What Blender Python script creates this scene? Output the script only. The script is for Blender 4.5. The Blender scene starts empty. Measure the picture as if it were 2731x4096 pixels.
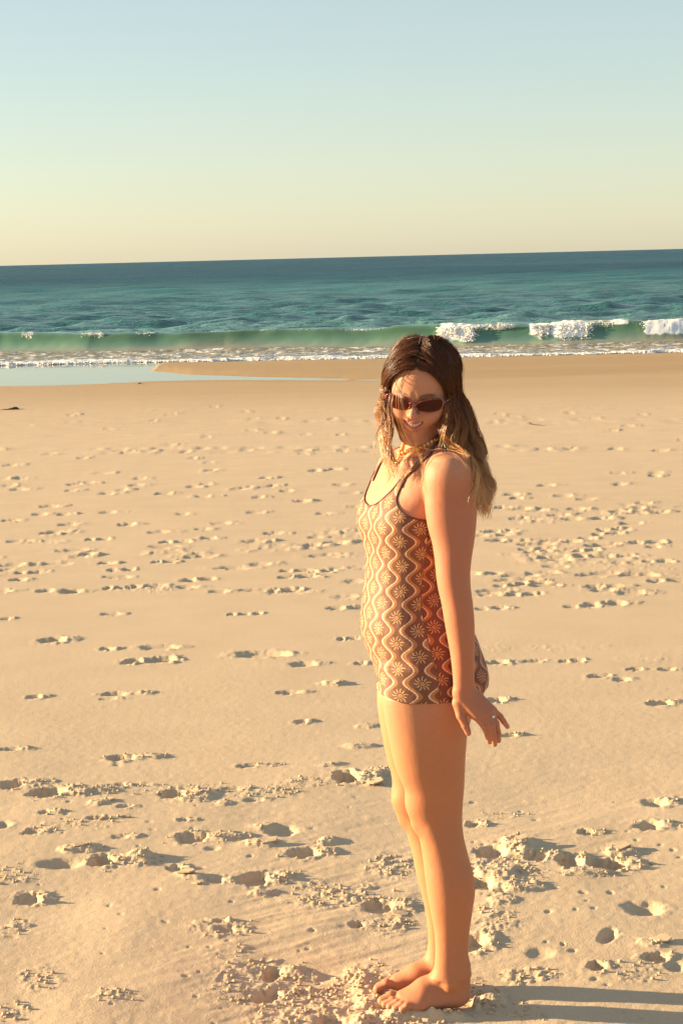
import bpy, math, random, time
import numpy as np
from mathutils import Vector, Matrix

T0 = time.time()
SC = bpy.context.scene
COL = SC.collection
rng = np.random.default_rng(7)
R = math.radians

# ------------------------------------------------------------------ camera
F = 7000.0                       # focal length in pixels of the 2731 x 4096 photograph
CAM = np.array([0.0, -4.19, 1.846])
PITCH, ROLL = R(8.28), R(1.43)
_f = np.array([0, math.cos(PITCH), -math.sin(PITCH)])
_r0 = np.array([1.0, 0, 0]); _u0 = np.array([0, math.sin(PITCH), math.cos(PITCH)])
_r = _r0 * math.cos(ROLL) - _u0 * math.sin(ROLL)
_u = _u0 * math.cos(ROLL) + _r0 * math.sin(ROLL)
cd = bpy.data.cameras.new('camera'); cam = bpy.data.objects.new('camera', cd); COL.objects.link(cam)
cd.sensor_fit = 'VERTICAL'; cd.sensor_height = 24.0; cd.lens = 24.0 * F / 4096.0
cd.clip_start = 0.05; cd.clip_end = 200000.0
m = Matrix.Identity(4)
for i in range(3):
    m[i][0], m[i][1], m[i][2], m[i][3] = _r[i], _u[i], -_f[i], CAM[i]
cam.matrix_world = m
SC.camera = cam

# ------------------------------------------------------------------ sky, sun, exposure
SUN_EL, SUN_AZ = R(11.5), R(281.0)          # azimuth clockwise from +Y: low on the left, a little behind
wd = bpy.data.worlds.new('World'); SC.world = wd; wd.use_nodes = True
nt = wd.node_tree; nt.nodes.clear()
sky = nt.nodes.new('ShaderNodeTexSky'); sky.sky_type = 'NISHITA'; sky.sun_disc = False
sky.sun_elevation = SUN_EL; sky.sun_rotation = SUN_AZ
sky.air_density = 1.0; sky.dust_density = 0.36; sky.ozone_density = 1.0; sky.altitude = 0
bg = nt.nodes.new('ShaderNodeBackground'); bg.inputs['Strength'].default_value = 0.0545
wo = nt.nodes.new('ShaderNodeOutputWorld')
hz = nt.nodes.new('ShaderNodeMix'); hz.data_type = 'RGBA'; hz.inputs[0].default_value = 0.36      # even sea haze over the whole sky
hz.inputs[7].default_value = (3.85, 4.45, 4.55, 1); nt.links.new(sky.outputs[0], hz.inputs[6])
nt.links.new(hz.outputs[2], bg.inputs[0]); nt.links.new(bg.outputs[0], wo.inputs[0])
sd = bpy.data.lights.new('sun', 'SUN'); sun = bpy.data.objects.new('sun', sd); COL.objects.link(sun)
sd.energy = 5.0; sd.angle = R(0.6); sd.color = (1.0, 0.75, 0.43)
SUNV = Vector((math.sin(SUN_AZ) * math.cos(SUN_EL), math.cos(SUN_AZ) * math.cos(SUN_EL), math.sin(SUN_EL)))
sun.rotation_euler = SUNV.to_track_quat('Z', 'Y').to_euler()
vs = SC.view_settings
vs.view_transform = 'Standard'; vs.look = 'None'; vs.gamma = 1.0; vs.use_curve_mapping = False
vs.exposure = 1.72
SC.cycles.use_denoising = True
SC.cycles.max_bounces = 8

# ------------------------------------------------------------------ helpers
def P(px, py, Y):
    """world point on the vertical plane y=Y that the photo's pixel looks at"""
    d = _f * F + _r * (px - 1365.5) - _u * (py - 2048.0)
    t = (Y - CAM[1]) / d[1]
    return CAM + d * t
def ray(px, py):
    d = _f * F + _r * (px - 1365.5) - _u * (py - 2048.0)
    return d / np.linalg.norm(d)
SEA_Z = -0.86
def beach_z(y):
    y = np.asarray(y, float)
    return np.where(y > 0.5, -0.0245 * (y - 0.5), 0.0)
def G(px, py):
    """world point on the smooth beach seen at the pixel"""
    d = ray(px, py); z = 0.0
    for _ in range(12):
        t = (z - CAM[2]) / d[2]; p = CAM + d * t; z = float(beach_z(p[1]))
    return p
def GZ(px, py, z):
    d = ray(px, py); t = (z - CAM[2]) / d[2]; return CAM + d * t
def sstep(a, b, x):
    t = np.clip((x - a) / (b - a), 0, 1); return t * t * (3 - 2 * t)

def hsh(ix, iy, seed):
    h = (ix.astype(np.int64) * 374761393 + iy.astype(np.int64) * 668265263 + seed * 1442695041) & 0xffffffff
    h = ((h ^ (h >> 13)) * 1274126177) & 0xffffffff
    h = (h ^ (h >> 16)) & 0xffffff
    return h.astype(np.float32) / float(0xffffff)
def vnoise(x, y, seed=0):
    xi = np.floor(x); yi = np.floor(y); fx = x - xi; fy = y - yi
    fx = fx * fx * fx * (fx * (fx * 6 - 15) + 10); fy = fy * fy * fy * (fy * (fy * 6 - 15) + 10)
    a = hsh(xi, yi, seed); b = hsh(xi + 1, yi, seed); c = hsh(xi, yi + 1, seed); d = hsh(xi + 1, yi + 1, seed)
    return (a + (b - a) * fx) * (1 - fy) + (c + (d - c) * fx) * fy - 0.5
def fbm(x, y, oct=4, seed=0, gain=0.5):
    s = 0; a = 1.0
    for o in range(oct):
        s = s + a * vnoise(x, y, seed + o * 17); x = x * 2.03 + 11.3; y = y * 2.03 + 5.7; a *= gain
    return s
def lumps(x, y, seed=0, keep=0.6):
    """field of rounded clods, one per unit cell (0..~1)"""
    xi = np.floor(x); yi = np.floor(y); out = np.zeros_like(x)
    for dx in (-1, 0, 1):
        for dy in (-1, 0, 1):
            cx = xi + dx; cy = yi + dy
            px = cx + 0.15 + 0.7 * hsh(cx, cy, seed); py = cy + 0.15 + 0.7 * hsh(cx, cy, seed + 5)
            rr = 0.30 + 0.40 * hsh(cx, cy, seed + 9)
            on = hsh(cx, cy, seed + 3) < keep
            q = 1 - ((x - px) ** 2 + (y - py) ** 2) / (rr * rr)
            out = np.maximum(out, np.where(on & (q > 0), np.sqrt(np.maximum(q, 0)) * rr * 1.4, 0))
    return out

def make_mesh(name, verts, faces, mat=None, parent=None, smooth=True):
    """faces: (M,k) int array"""
    me = bpy.data.meshes.new(name)
    verts = np.ascontiguousarray(verts, np.float32); faces = np.ascontiguousarray(faces, np.int32)
    n, k = faces.shape
    me.vertices.add(len(verts)); me.vertices.foreach_set('co', verts.ravel())
    me.loops.add(n * k); me.loops.foreach_set('vertex_index', faces.ravel())
    me.polygons.add(n); me.polygons.foreach_set('loop_start', np.arange(0, n * k, k, dtype=np.int32))
    me.update(calc_edges=True)
    if smooth:
        me.polygons.foreach_set('use_smooth', np.ones(n, bool))
    if mat: me.materials.append(mat)
    o = bpy.data.objects.new(name, me); COL.objects.link(o)
    if parent: o.parent = parent
    return o
def add_color(o, name, arr):
    a = o.data.color_attributes.new(name, 'FLOAT_COLOR', 'POINT')
    arr = np.asarray(arr, np.float32)
    if arr.ndim == 1: arr = np.stack([arr] * 3, 1)
    a.data.foreach_set('color', np.concatenate([arr, np.ones((len(arr), 1), np.float32)], 1).ravel())
def add_uv(o, name, uv):
    me = o.data
    vi = np.empty(len(me.loops), np.int32); me.loops.foreach_get('vertex_index', vi)
    l = me.uv_layers.new(name=name); l.data.foreach_set('uv', np.asarray(uv, np.float32)[vi].ravel())
def tag(o, label=None, cat=None, group=None, kind=None):
    for k, v in (('label', label), ('category', cat), ('group', group), ('kind', kind)):
        if v: o[k] = v
    return o
def grid_faces(nr, nc):
    i = np.arange(nr * nc).reshape(nr, nc)
    return np.stack([i[:-1, :-1], i[:-1, 1:], i[1:, 1:], i[1:, :-1]], -1).reshape(-1, 4)

# shader node helper: sockets with arithmetic
class S:
    def __init__(s, tree, sock): s.t = tree; s.k = sock
    def _m(s, op, *a):
        n = s.t.nodes.new('ShaderNodeMath'); n.operation = op
        for i, v in enumerate((s,) + a):
            if isinstance(v, S): s.t.links.new(v.k, n.inputs[i])
            else: n.inputs[i].default_value = float(v)
        return S(s.t, n.outputs[0])
    def __add__(s, b): return s._m('ADD', b)
    __radd__ = __add__
    def __sub__(s, b): return s._m('SUBTRACT', b)
    def __rsub__(s, b): return (s * -1.0) + b
    def __mul__(s, b): return s._m('MULTIPLY', b)
    __rmul__ = __mul__
    def __truediv__(s, b): return s._m('DIVIDE', b)
    def lt(s, b): return s._m('LESS_THAN', b)
    def gt(s, b): return s._m('GREATER_THAN', b)
    def mn(s, b): return s._m('MINIMUM', b)
    def mx(s, b): return s._m('MAXIMUM', b)
    def sstep(s, a, b):
        n = s.t.nodes.new('ShaderNodeMapRange'); n.interpolation_type = 'SMOOTHSTEP'
        s.t.links.new(s.k, n.inputs[0]); n.inputs[1].default_value = a; n.inputs[2].default_value = b
        return S(s.t, n.outputs[0])
    def __getattr__(s, nm):
        return lambda *a: s._m(nm.upper(), *a)
class MatB:
    def __init__(s, name):
        s.m = bpy.data.materials.new(name); s.m.use_nodes = True; s.t = s.m.node_tree; s.t.nodes.clear()
        s.out = s.t.nodes.new('ShaderNodeOutputMaterial'); s.b = s.t.nodes.new('ShaderNodeBsdfPrincipled')
        s.t.links.new(s.b.outputs[0], s.out.inputs[0])
    def node(s, ty, **kw):
        n = s.t.nodes.new(ty)
        for k, v in kw.items(): setattr(n, k, v)
        return n
    def set(s, **kw):
        for k, v in kw.items():
            k = k.replace('_', ' ')
            i = s.b.inputs[k]
            if isinstance(v, S): s.t.links.new(v.k, i)
            elif isinstance(v, bpy.types.NodeSocket): s.t.links.new(v, i)
            else: i.default_value = v
        return s
    def pos(s): return s.node('ShaderNodeNewGeometry').outputs['Position']
    def objco(s): return s.node('ShaderNodeTexCoord').outputs['Object']
    def noise(s, vec, scale, detail=3.0, rough=0.5, dist=0.0):
        n = s.node('ShaderNodeTexNoise'); n.inputs['Scale'].default_value = scale; n.inputs['Detail'].default_value = detail
        n.inputs['Roughness'].default_value = rough; n.inputs['Distortion'].default_value = dist
        s.t.links.new(vec, n.inputs['Vector']); return S(s.t, n.outputs['Fac'])
    def mapping(s, vec, scale, rot=(0, 0, 0)):
        n = s.node('ShaderNodeMapping'); n.inputs['Scale'].default_value = scale; n.inputs['Rotation'].default_value = rot
        s.t.links.new(vec, n.inputs['Vector']); return n.outputs[0]
    def attr(s, name):
        n = s.node('ShaderNodeAttribute'); n.attribute_name = name; return n
    def mix(s, fac, a, b):
        n = s.node('ShaderNodeMix', data_type='RGBA')
        for i, v in ((0, fac), (6, a), (7, b)):
            if isinstance(v, S): s.t.links.new(v.k, n.inputs[i])
            elif isinstance(v, bpy.types.NodeSocket): s.t.links.new(v, n.inputs[i])
            elif i == 0: n.inputs[i].default_value = v
            else: n.inputs[i].default_value = (*v, 1)
        return n.outputs[2]
    def bump(s, h, dist, strength=1.0):
        n = s.node('ShaderNodeBump'); n.inputs['Strength'].default_value = strength; n.inputs['Distance'].default_value = dist
        s.t.links.new(h.k, n.inputs['Height']); s.t.links.new(n.outputs[0], s.b.inputs['Normal']); return n

# ------------------------------------------------------------------ the beach
W_AT = lambda Y: np.maximum(Y - CAM[1], 1.7)
# rows evenly spaced in the view (finer near), plus coarse rows behind the camera
ang = np.linspace(R(25.2), R(2.95), 730)
rows = []
for a in ang:
    z = 0.0
    for _ in range(10):
        y = CAM[1] + (CAM[2] - z) / math.tan(a); z = float(beach_z(y))
    rows.append(y)
rows = np.array(rows)
rows = rows[rows < 47.0]
rows = np.concatenate([[-300, -120, -50, -20, -9, -5], np.linspace(-3.2, rows[0], 70)[:-1], rows])
s_in = np.linspace(-0.232, 0.232, 570)
s_out = 0.235 + 0.0016 * (1.09 ** np.arange(0, 90) - 1) / 0.09 * 1.0
s_out = np.concatenate([s_out[1:][s_out[1:] < 8], [12, 40]])
s_all = np.concatenate([-s_out[::-1], s_in, s_out])
NR, NC = len(rows), len(s_all)
Wr = np.maximum(np.abs(rows - CAM[1]), 1.7)
BX = (s_all[None, :] * Wr[:, None]).astype(np.float64); BY = np.repeat(rows[:, None], NC, 1)
BZ = beach_z(BY)
near = sstep(26, 8, BY)
# broad unevenness of the trampled sand near the viewer, smoother further off
BZ = BZ + near * (0.026 * fbm(BX * 1.3 + 3, BY * 1.3, 3, 11)) * sstep(3.5, 0.0, BY) + 0.006 * fbm(BX * 0.6, BY * 0.5, 2, 19)
# swash rills: fine streaks running diagonally
ca, sa = math.cos(R(32)), math.sin(R(32))
U_, V_ = BX * ca + BY * sa, -BX * sa + BY * ca
BZ = BZ + 0.0035 * fbm(U_ * 5, V_ * 28, 3, 23) * sstep(2.6, 0.3, BY) * sstep(-0.1, 0.25, fbm(BX * 1.1, BY * 1.1, 2, 31) + 0.15)
BZ = BZ + 0.0011 * fbm(BX * 45, BY * 45, 2, 37) * sstep(8, 1, BY)
CR = np.zeros_like(BZ)           # where the surface is broken into crumbs
def local(x, y, rx, ry):
    """index window of the grid round a world point"""
    r0 = np.searchsorted(rows, y - ry); r1 = np.searchsorted(rows, y + ry)
    if r1 - r0 < 1: return None
    w = min(Wr[r0], Wr[min(r1, NR - 1)]); w2 = max(Wr[r0], Wr[min(r1, NR - 1)])
    lo = min((x - rx) / w, (x - rx) / w2); hi = max((x + rx) / w, (x + rx) / w2)
    c0 = np.searchsorted(s_all, lo); c1 = np.searchsorted(s_all, hi)
    if c1 - c0 < 1: return None
    return slice(r0, r1), slice(c0, c1)
_seed = [100]
def pit(x, y, la, lb, depth, ang=0.0, rim=0.35, sharp=0.25, crumb=0.5, spill=0.6, rough=0.42):
    """hollow with a broken rim; spill pushes sand out towards +a (away from the sun)"""
    _seed[0] += 7; sd_ = _seed[0]
    rr = max(la, lb) * 2.6
    w = local(x, y, rr, rr)
    if w is None: return
    dx = BX[w] - x; dy = BY[w] - y
    a = dx * math.cos(ang) + dy * math.sin(ang); b = -dx * math.sin(ang) + dy * math.cos(ang)
    q = np.sqrt((a / la) ** 2 + (b / lb) ** 2)
    sc = 2.2 / max(la, lb)
    q = q + rough * fbm(dx * sc + sd_, dy * sc, 3, sd_) * np.minimum(q, 1.5)
    h = -depth * sstep(1.0 + sharp * 0.3, 1.0 - sharp, q)
    side = sstep(-0.3, 0.9, a / la) * spill + (1 - spill) * 0.5
    rimh = depth * rim * np.exp(-((q - 1.28) / 0.28) ** 2) * (0.1 + 1.1 * side) * np.clip(.5 + 1.6 * fbm(dx * sc * 1.3, dy * sc * 1.3 + 7, 2, sd_ + 3), 0, 1.3)
    BZ[w] += (h + rimh) * .88
    CR[w] = np.maximum(CR[w], crumb * np.exp(-((q - 1.3) / 0.45) ** 2) * (0.25 + side))
def mound(x, y, la, lb, hgt, ang=0.0, crumb=0.8, flat=0.0):
    _seed[0] += 7; sd_ = _seed[0]
    rr = max(la, lb) * 2.2
    w = local(x, y, rr, rr)
    if w is None: return
    dx = BX[w] - x; dy = BY[w] - y
    a = dx * math.cos(ang) + dy * math.sin(ang); b = -dx * math.sin(ang) + dy * math.cos(ang)
    sc = 2.5 / max(la, lb)
    q = np.sqrt((a / la) ** 2 + (b / lb) ** 2) + 0.45 * fbm(dx * sc + sd_, dy * sc, 3, sd_)
    h = sstep(1.1, 0.25 + 0.4 * flat, q)
    BZ[w] += .8 * hgt * h * (1 + 0.35 * fbm(dx * sc * 2, dy * sc * 2, 2, sd_ + 1))
    CR[w] = np.maximum(CR[w], crumb * sstep(1.5, 0.6, q))
def crumbs(px, py, wpx, dm, amt):
    p = G(px, py); s = F / (p[1] - CAM[1]); la = wpx / s / 2
    w = local(p[0], p[1], la * 1.8, dm * 1.8)
    if w is None: return
    q = np.sqrt(((BX[w] - p[0]) / la) ** 2 + ((BY[w] - p[1]) / dm) ** 2) + 0.5 * fbm(BX[w] * 9, BY[w] * 9, 3, 71)
    CR[w] = np.maximum(CR[w], amt * sstep(1.2, 0.45, q))
def at(px, py):
    p = G(px, py); return p[0], p[1], F / (p[1] - CAM[1])
# hollows, prints and heaps read off the photograph: (px, py, width px, depth-extent m, depth m, angle deg, heap to the right: width px, height m)
HOLES = [
 (190, 3172, 150, .060, .036, 4, 260, .030), (40, 3140, 120, .055, .030, 0, 130, .012), (690, 3178, 110, .050, .030, 0, 150, .026),
 (470, 3142, 80, .025, .012, 5, 90, .008), (766, 3352, 120, .050, .026, 6, 120, .010), (1130, 3322, 130, .05, .03, -20, 0, 0), (1210, 3405, 130, .045, .03, -15, 90, .022),
 (250, 3452, 190, .045, .032, 8, 0, 0), (410, 3442, 110, .055, .036, 0, 190, .026), (110, 3590, 100, .045, .022, 10, 60, .012), (1010, 3508, 140, .06, .034, -10, 120, .016),
 (860, 3515, 80, .03, .016, 0, 60, .01), (700, 3468, 60, .03, .014, 10, 40, .004), (1510, 3612, 130, .05, .03, 8, 120, .02), (1425, 3685, 60, .025, .018, 0, 60, .006),
 (1390, 3110, 105, .085, .06, 10, 190, .042), (995, 3062, 100, .022, .014, 4, 90, .010), (930, 3155, 90, .022, .014, 4, 60, .008), (1010, 3200, 80, .02, .012, 4, 60, .008),
 (480, 3030, 110, .04, .024, 0, 150, .024), (470, 3058, 40, .014, .008, 0, 0, 0), (45, 2998, 90, .02, .012, 0, 60, .004), (1150, 2772, 90, .03, .018, 0, 70, .010),
 (1965, 3398, 120, .06, .036, 0, 160, .036), (1905, 3520, 120, .07, .036, 10, 130, .020), (2275, 3440, 90, .06, .03, 6, 60, .03), (2420, 3448, 150, .055, .04, -8, 110, .020),
 (2140, 3420, 90, .04, .02, 0, 80, .018), (1880, 3760, 130, .06, .034, -8, 60, .012), (2570, 3622, 170, .05, .030, -10, 0, 0), (2428, 3735, 70, .05, .03, -20, 0, 0),
 (2160, 3805, 120, .035, .012, -15, 0, 0), (2385, 3862, 70, .03, .022, 0, 40, .012), (2620, 3825, 110, .03, .022, -25, 40, .008), (2700, 3860, 90, .03, .014, 0, 0, 0),
 (1085, 3882, 75, .045, .030, -10, 110, .020), (1070, 3968, 100, .045, .026, -20, 50, .006), (900, 3712, 90, .03, .012, 8, 90, .010), (880, 3680, 50, .015, .008, 0, 30, .005),
 (2340, 3318, 70, .03, .016, 0, 60, .012), (1330, 4075, 150, .05, .034, 0, 100, .026), (1890, 3285, 60, .03, .016, 0, 40, .008), (2690, 3388, 30, .015, .006, 0, 0, 0),
 (2250, 3768, 20, .012, .010, 0, 0, 0), (2440, 3560, 30, .015, .008, 0, 0, 0), (2300, 3630, 20, .01, .006, 0, 0, 0), (460, 2775, 110, .03, .020, 0, 140, .016), (430, 2795, 60, .02, .010, 0, 60, .010),
 (130, 3330, 70, .03, .012, 8, 60, .010), (180, 3255, 50, .02, .010, 4, 60, .008), (500, 3230, 60, .02, .012, 4, 40, .004), (380, 3278, 70, .02, .012, 6, 110, .010), (480, 3350, 70, .02, .008, 4, 60, .008),
 (10, 3305, 70, .04, .020, -10, 0, 0), (850, 3390, 70, .02, .010, 0, 0, 0), (735, 3285, 50, .015, .008, 0, 40, .006), (560, 3140, 50, .015, .008, 0, 60, .008)]
for (px, py, wpx, dm, dep, an, hw, hh) in HOLES:
    x, y, s = at(px, py); la = wpx / s / 2
    if hw: pit(x, y, la, dm, dep * .85, R(an), rim=0.14, sharp=0.25, crumb=0.6)
    else: pit(x, y, la, dm * 1.1, dep * .75, R(an), rim=0.05, sharp=.75, crumb=0.12, rough=.22)      # soft scooped print
    if hw:
        mound(x + la * 1.0 + hw / s / 2, y + 0.2 * dm, hw / s / 2, dm * 1.15, hh * .46, R(an * 0.5), 0.9)
# ridges and slabs thrown up beside the hollows
for (px, py, wpx, dm, hh, an) in [(940, 3345, 190, .03, .022, 22), (1060, 3305, 120, .03, .016, 10), (1040, 3370, 150, .035, .020, -6), (1310, 3360, 80, .04, .026, -20),
        (760, 3500, 150, .03, .014, -30), (1060, 3560, 130, .02, .018, 14), (2070, 3365, 160, .06, .040, -10), (2480, 3395, 180, .05, .030, -18), (1990, 3480, 200, .05, .030, 12),
        (2100, 3540, 200, .045, .022, 18), (2010, 3590, 120, .04, .014, 10), (2340, 3480, 230, .03, .020, 2), (330, 3395, 220, .035, .026, 4), (560, 3425, 120, .05, .026, 0),
        (1480, 3120, 130, .06, .034, -8), (1330, 3060, 120, .02, .016, 18), (400, 3215, 90, .03, .020, -4), (300, 3155, 80, .03, .022, 0), (780, 3195, 150, .05, .024, -4),
        (900, 3215, 70, .03, .014, 0), (1240, 3880, 90, .03, .016, -6), (1341, 2735, 130, .04, .030, 0), (1470, 2905, 120, .03, .018, 0), (1440, 2985, 150, .03, .020, 0), (2600, 3765, 130, .03, .016, -14)]:
    x, y, s = at(px, py); mound(x, y, wpx / s / 2, dm * 1.15, hh * .48, R(an), 0.5, 0.75)
# shoe and bare prints in the middle distance
PR = [(444,2456,90),(958,2458,110),(1040,2454,60),(35,2475,70),(235,2560,190),(444,2595,110),(636,2590,150),(600,2644,240),(1045,2618,230),(1237,2658,190),(1454,2655,90),(1393,2557,100),(153,2787,110),
 (1219,2888,100),(2010,2650,150),(2130,2645,90),(2290,2645,120),(2390,2705,100),(2500,2718,110),(2540,2678,60),(2680,2678,110),(2000,2800,130),(2660,2812,170),(2050,2940,110),(2640,3205,180),(2620,3293,190),(390,3280,60)]
Z2 = [(100,373),(315,377),(470,390),(590,357),(385,345),(870,403),(1090,407),(1215,380),(1275,422),(1440,353),(225,443),(185,476),(280,476),(470,468),(780,475),(1085,468),(1370,473),(65,503),(310,518),(550,519),(945,515),(225,557),(250,553),(690,551),(860,540),(1160,556),(90,592),(410,583),(740,595),(890,578),(690,615),(1085,590),(1330,605),(1430,595),(310,630),(380,647),(830,657),(1360,650),(80,690),(220,688),(690,678),(460,683),(1110,686),(130,722),(510,711),(975,703),(1240,714),(1350,716),(485,740),(840,750),(95,752),(1250,740),(30,797),(210,797),(320,800),(490,785),(610,780),(800,782),(940,800),(1060,795),(1190,795),(1470,870),(25,326),(100,328),(60,356),(330,352),(1040,366),(1150,359),(820,362),(870,352),(1120,328),(700,392),(600,327),(1330,296),(1410,290),(360,242),(60,272),(895,295),(1280,211),(550,215),(785,215),(1040,208)]
Z4 = [(675,742),(1155,733),(440,803),(465,830),(790,812),(950,835),(1325,860),(380,890),(500,900),(620,912),(755,942),(1165,918),(1290,893),(1290,927),(1430,920),(580,970),(850,968),(880,901),(500,962),(1040,965),(320,1052),(360,1050),(350,1110),(455,1114),(660,1110),(570,1138),(840,1117),(940,1098),(1060,1068),(1100,1040),(1330,1125),(1390,1155),(1210,997),(1010,1143),(580,1190),(720,1180),(920,1180),(680,1228),(780,1243),(960,1220),(1120,1222),(1400,1255),(700,1290),(170,1336),(320,1336),(610,1332),(480,1350),(440,1380),(560,1400),(640,1420),(980,1343),(1260,1348),(1480,1385),(400,1417),(1000,1425),(1070,1447),(1270,1467),(290,1450),(320,1475),(500,1478),(290,1570),(1050,1537),(1150,1537),(890,1557),(1430,505),(650,497),(830,492),(1130,492),(1400,655),(1390,675)]
PR += [(a * .957, 1600 + b * .957, 0) for a, b in Z2] + [(1800 + a * .595, 1500 + b * .595, 0) for a, b in Z4]
for i in range(50): PR.append((rng.uniform(-500, 3200), rng.uniform(1625, 1830), -1))
for i in range(45):                                   # fainter old prints between them
    py = 1640 + 760 * rng.random() ** 0.8; PR.append((rng.uniform(-500, 3200), py, -1))
rr_ = random.Random(5)
for (px, py, wpx) in PR:
    x, y, s = at(px, py)
    faint = wpx == -1
    L = wpx / s / 2 if wpx > 0 else rr_.uniform(.09, .15)
    an = rr_.uniform(-12, 12)
    dep = rr_.uniform(.02, .034) * (0.5 if faint else 1.0) * (1.0 if y < 6 else 1.35)
    wd_ = min(L * .5, .075) * rr_.uniform(.8, 1.2)
    gapy = float(np.interp(y, rows, np.gradient(rows))); wd_ = max(wd_, gapy * 1.1); dep *= .36 if y > 9 else .46 if y > 5 else .75
    kind = rr_.random()
    if kind < 0.45 or y > 9:
        pit(x - L * .3, y, L * .6, wd_, dep, R(an), rim=.25, sharp=.5, crumb=.5)
        mound(x + L * .55, y + .01, L * .5, wd_, dep * rr_.uniform(.15, .40), R(an), .7, .4)
    elif kind < 0.75:                                   # heel and sole hollows
        pit(x - L * .6, y, L * .33, wd_ * .8, dep, R(an), rim=.4, sharp=.35, crumb=.2)
        pit(x + L * .35, y + .01, L * .5, wd_, dep * .8, R(an), rim=.5, sharp=.3, crumb=.5)
    else:
        pit(x, y, L, wd_, dep * .8, R(an), rim=.35, sharp=.22, crumb=.5)
# small dimples
for i in range(110):
    px, py = rng.uniform(-150, 2900), rng.uniform(3150, 4150); x, y, s = at(px, py)
    l = rng.uniform(.005, .013); pit(x, y, l, l * rng.uniform(.7, 1.3), rng.uniform(.003, .006), rng.uniform(0, 3), rim=.05, sharp=.7, crumb=0.0)
# tyre tracks far up the beach, roughly along the shore
for (py0, py1, wpy, amp) in [(1690, 1678, 0, .012), (1700, 1693, 0, .010), (1800, 1778, 0, .014), (1815, 1800, 0, .008), (1745, 1722, 0, .008), (1640, 1633, 0, .006)]:
    pa = G(0, py0); pb = G(2731, py1)
    yl = pa[1] + (BX - pa[0]) * (pb[1] - pa[1]) / (pb[0] - pa[0]) + 0.15 * fbm(BX * .3, BX * 0 + py0, 2, 91)
    q = (BY - yl) / 0.13
    band = np.exp(-q ** 4)
    BZ += .85 * band * (-amp + amp * 1.5 * (vnoise(BX * 9, BX * 0 + py0, 95) + .3) * sstep(-.25, .15, fbm(BX * .5, BY * .5, 2, 93)))
    BZ += amp * .35 * np.exp(-((np.abs(q) - 1.25) / .3) ** 2) * np.clip(.5 + 2 * fbm(BX * 1.2, BY * .4, 2, 97), 0, 1)
# crumbly patches
for c in [(1250, 3990, 620, .17, 1.0), (1620, 4050, 500, .10, 1.0), (1480, 3880, 330, .11, 1.0), (1350, 3560, 560, .13, .9), (1560, 3460, 300, .13, .8), (1560, 3680, 260, .10, .9), (980, 3900, 420, .20, .55),
          (2000, 3480, 420, .16, .8), (1990, 3660, 260, .10, .6), (1960, 3990, 220, .07, .95), (1060, 3170, 330, .10, .6), (700, 3150, 500, .09, .5), (350, 3150, 600, .08, .55), (1230, 3130, 260, .07, .55),
          (150, 3920, 200, .09, .8), (450, 3990, 210, .06, .85), (40, 4050, 200, .06, .9), (60, 3500, 240, .12, .6), (300, 3300, 430, .07, .45), (2350, 3490, 330, .04, .9), (2020, 3250, 200, .05, .6), (2150, 3890, 400, .06, .5),
          (60, 3700, 160, .09, .7), (870, 3700, 320, .09, .55), (2120, 4040, 180, .04, .8), (2560, 3880, 300, .07, .5), (600, 3170, 700, .05, .35), (2480, 3880, 500, .03, .6), (2250, 2230, 500, .5, .4), (2500, 2260, 420, .4, .4),
          (700, 2210, 300, .25, .7), (1120, 2190, 350, .25, .6), (1380, 2130, 300, .3, .6), (250, 2130, 220, .25, .6), (2100, 2080, 300, .3, .6), (2500, 2050, 240, .3, .6), (600, 2360, 300, .15, .6), (2150, 2590, 700, .15, .3), (2600, 2630, 300, .1, .3)]:
    crumbs(*c)
CR = np.clip(CR, 0, 1)
rn = fbm(BX * 14, BY * 14, 3, 41) + 0.55
cr = CR * np.clip(rn, 0.15, 1.2)
nearY = BY < 7
w = (slice(0, int(np.searchsorted(rows, 7.0))), slice(None))
x_, y_ = BX[w], BY[w]
BZ[w] += cr[w] * (0.009 * lumps(x_ * 32, y_ * 32, 201, .4) + 0.0075 * lumps(x_ * 60, y_ * 60, 207, .55) + 0.005 * lumps(x_ * 110, y_ * 110, 211, .7)) * .85
w = (slice(int(np.searchsorted(rows, 7.0)), None), slice(None))
x_, y_ = BX[w], BY[w]
BZ[w] += cr[w] * (0.022 * lumps(x_ * 12, y_ * 5, 221, .5) + .010 * lumps(x_ * 25, y_ * 9, 223, .5))
# the pressed sand round the feet, heaped in front of the toes
for (px, py, la, lb, dep) in ((1700, 3990, .125, .048, .003), (1650, 3925, .115, .040, .003)):
    x, y, s = at(px, py); pit(x, y, la, lb, dep, R(4), rim=.6, sharp=.3, crumb=.6)
for (px, py, wpx, dm, hh) in ((1480, 3985, 170, .06, .016), (1560, 4040, 200, .04, .016), (1440, 3920, 110, .05, .012), (1960, 3985, 150, .05, .020), (1700, 4052, 340, .020, .022), (1620, 4040, 200, .022, .018), (1800, 4058, 200, .018, .016), (1905, 4010, 60, .03, .016)):
    x, y, s = at(px, py); mound(x, y, wpx / s / 2, dm, hh, 0, 1.0)
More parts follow.
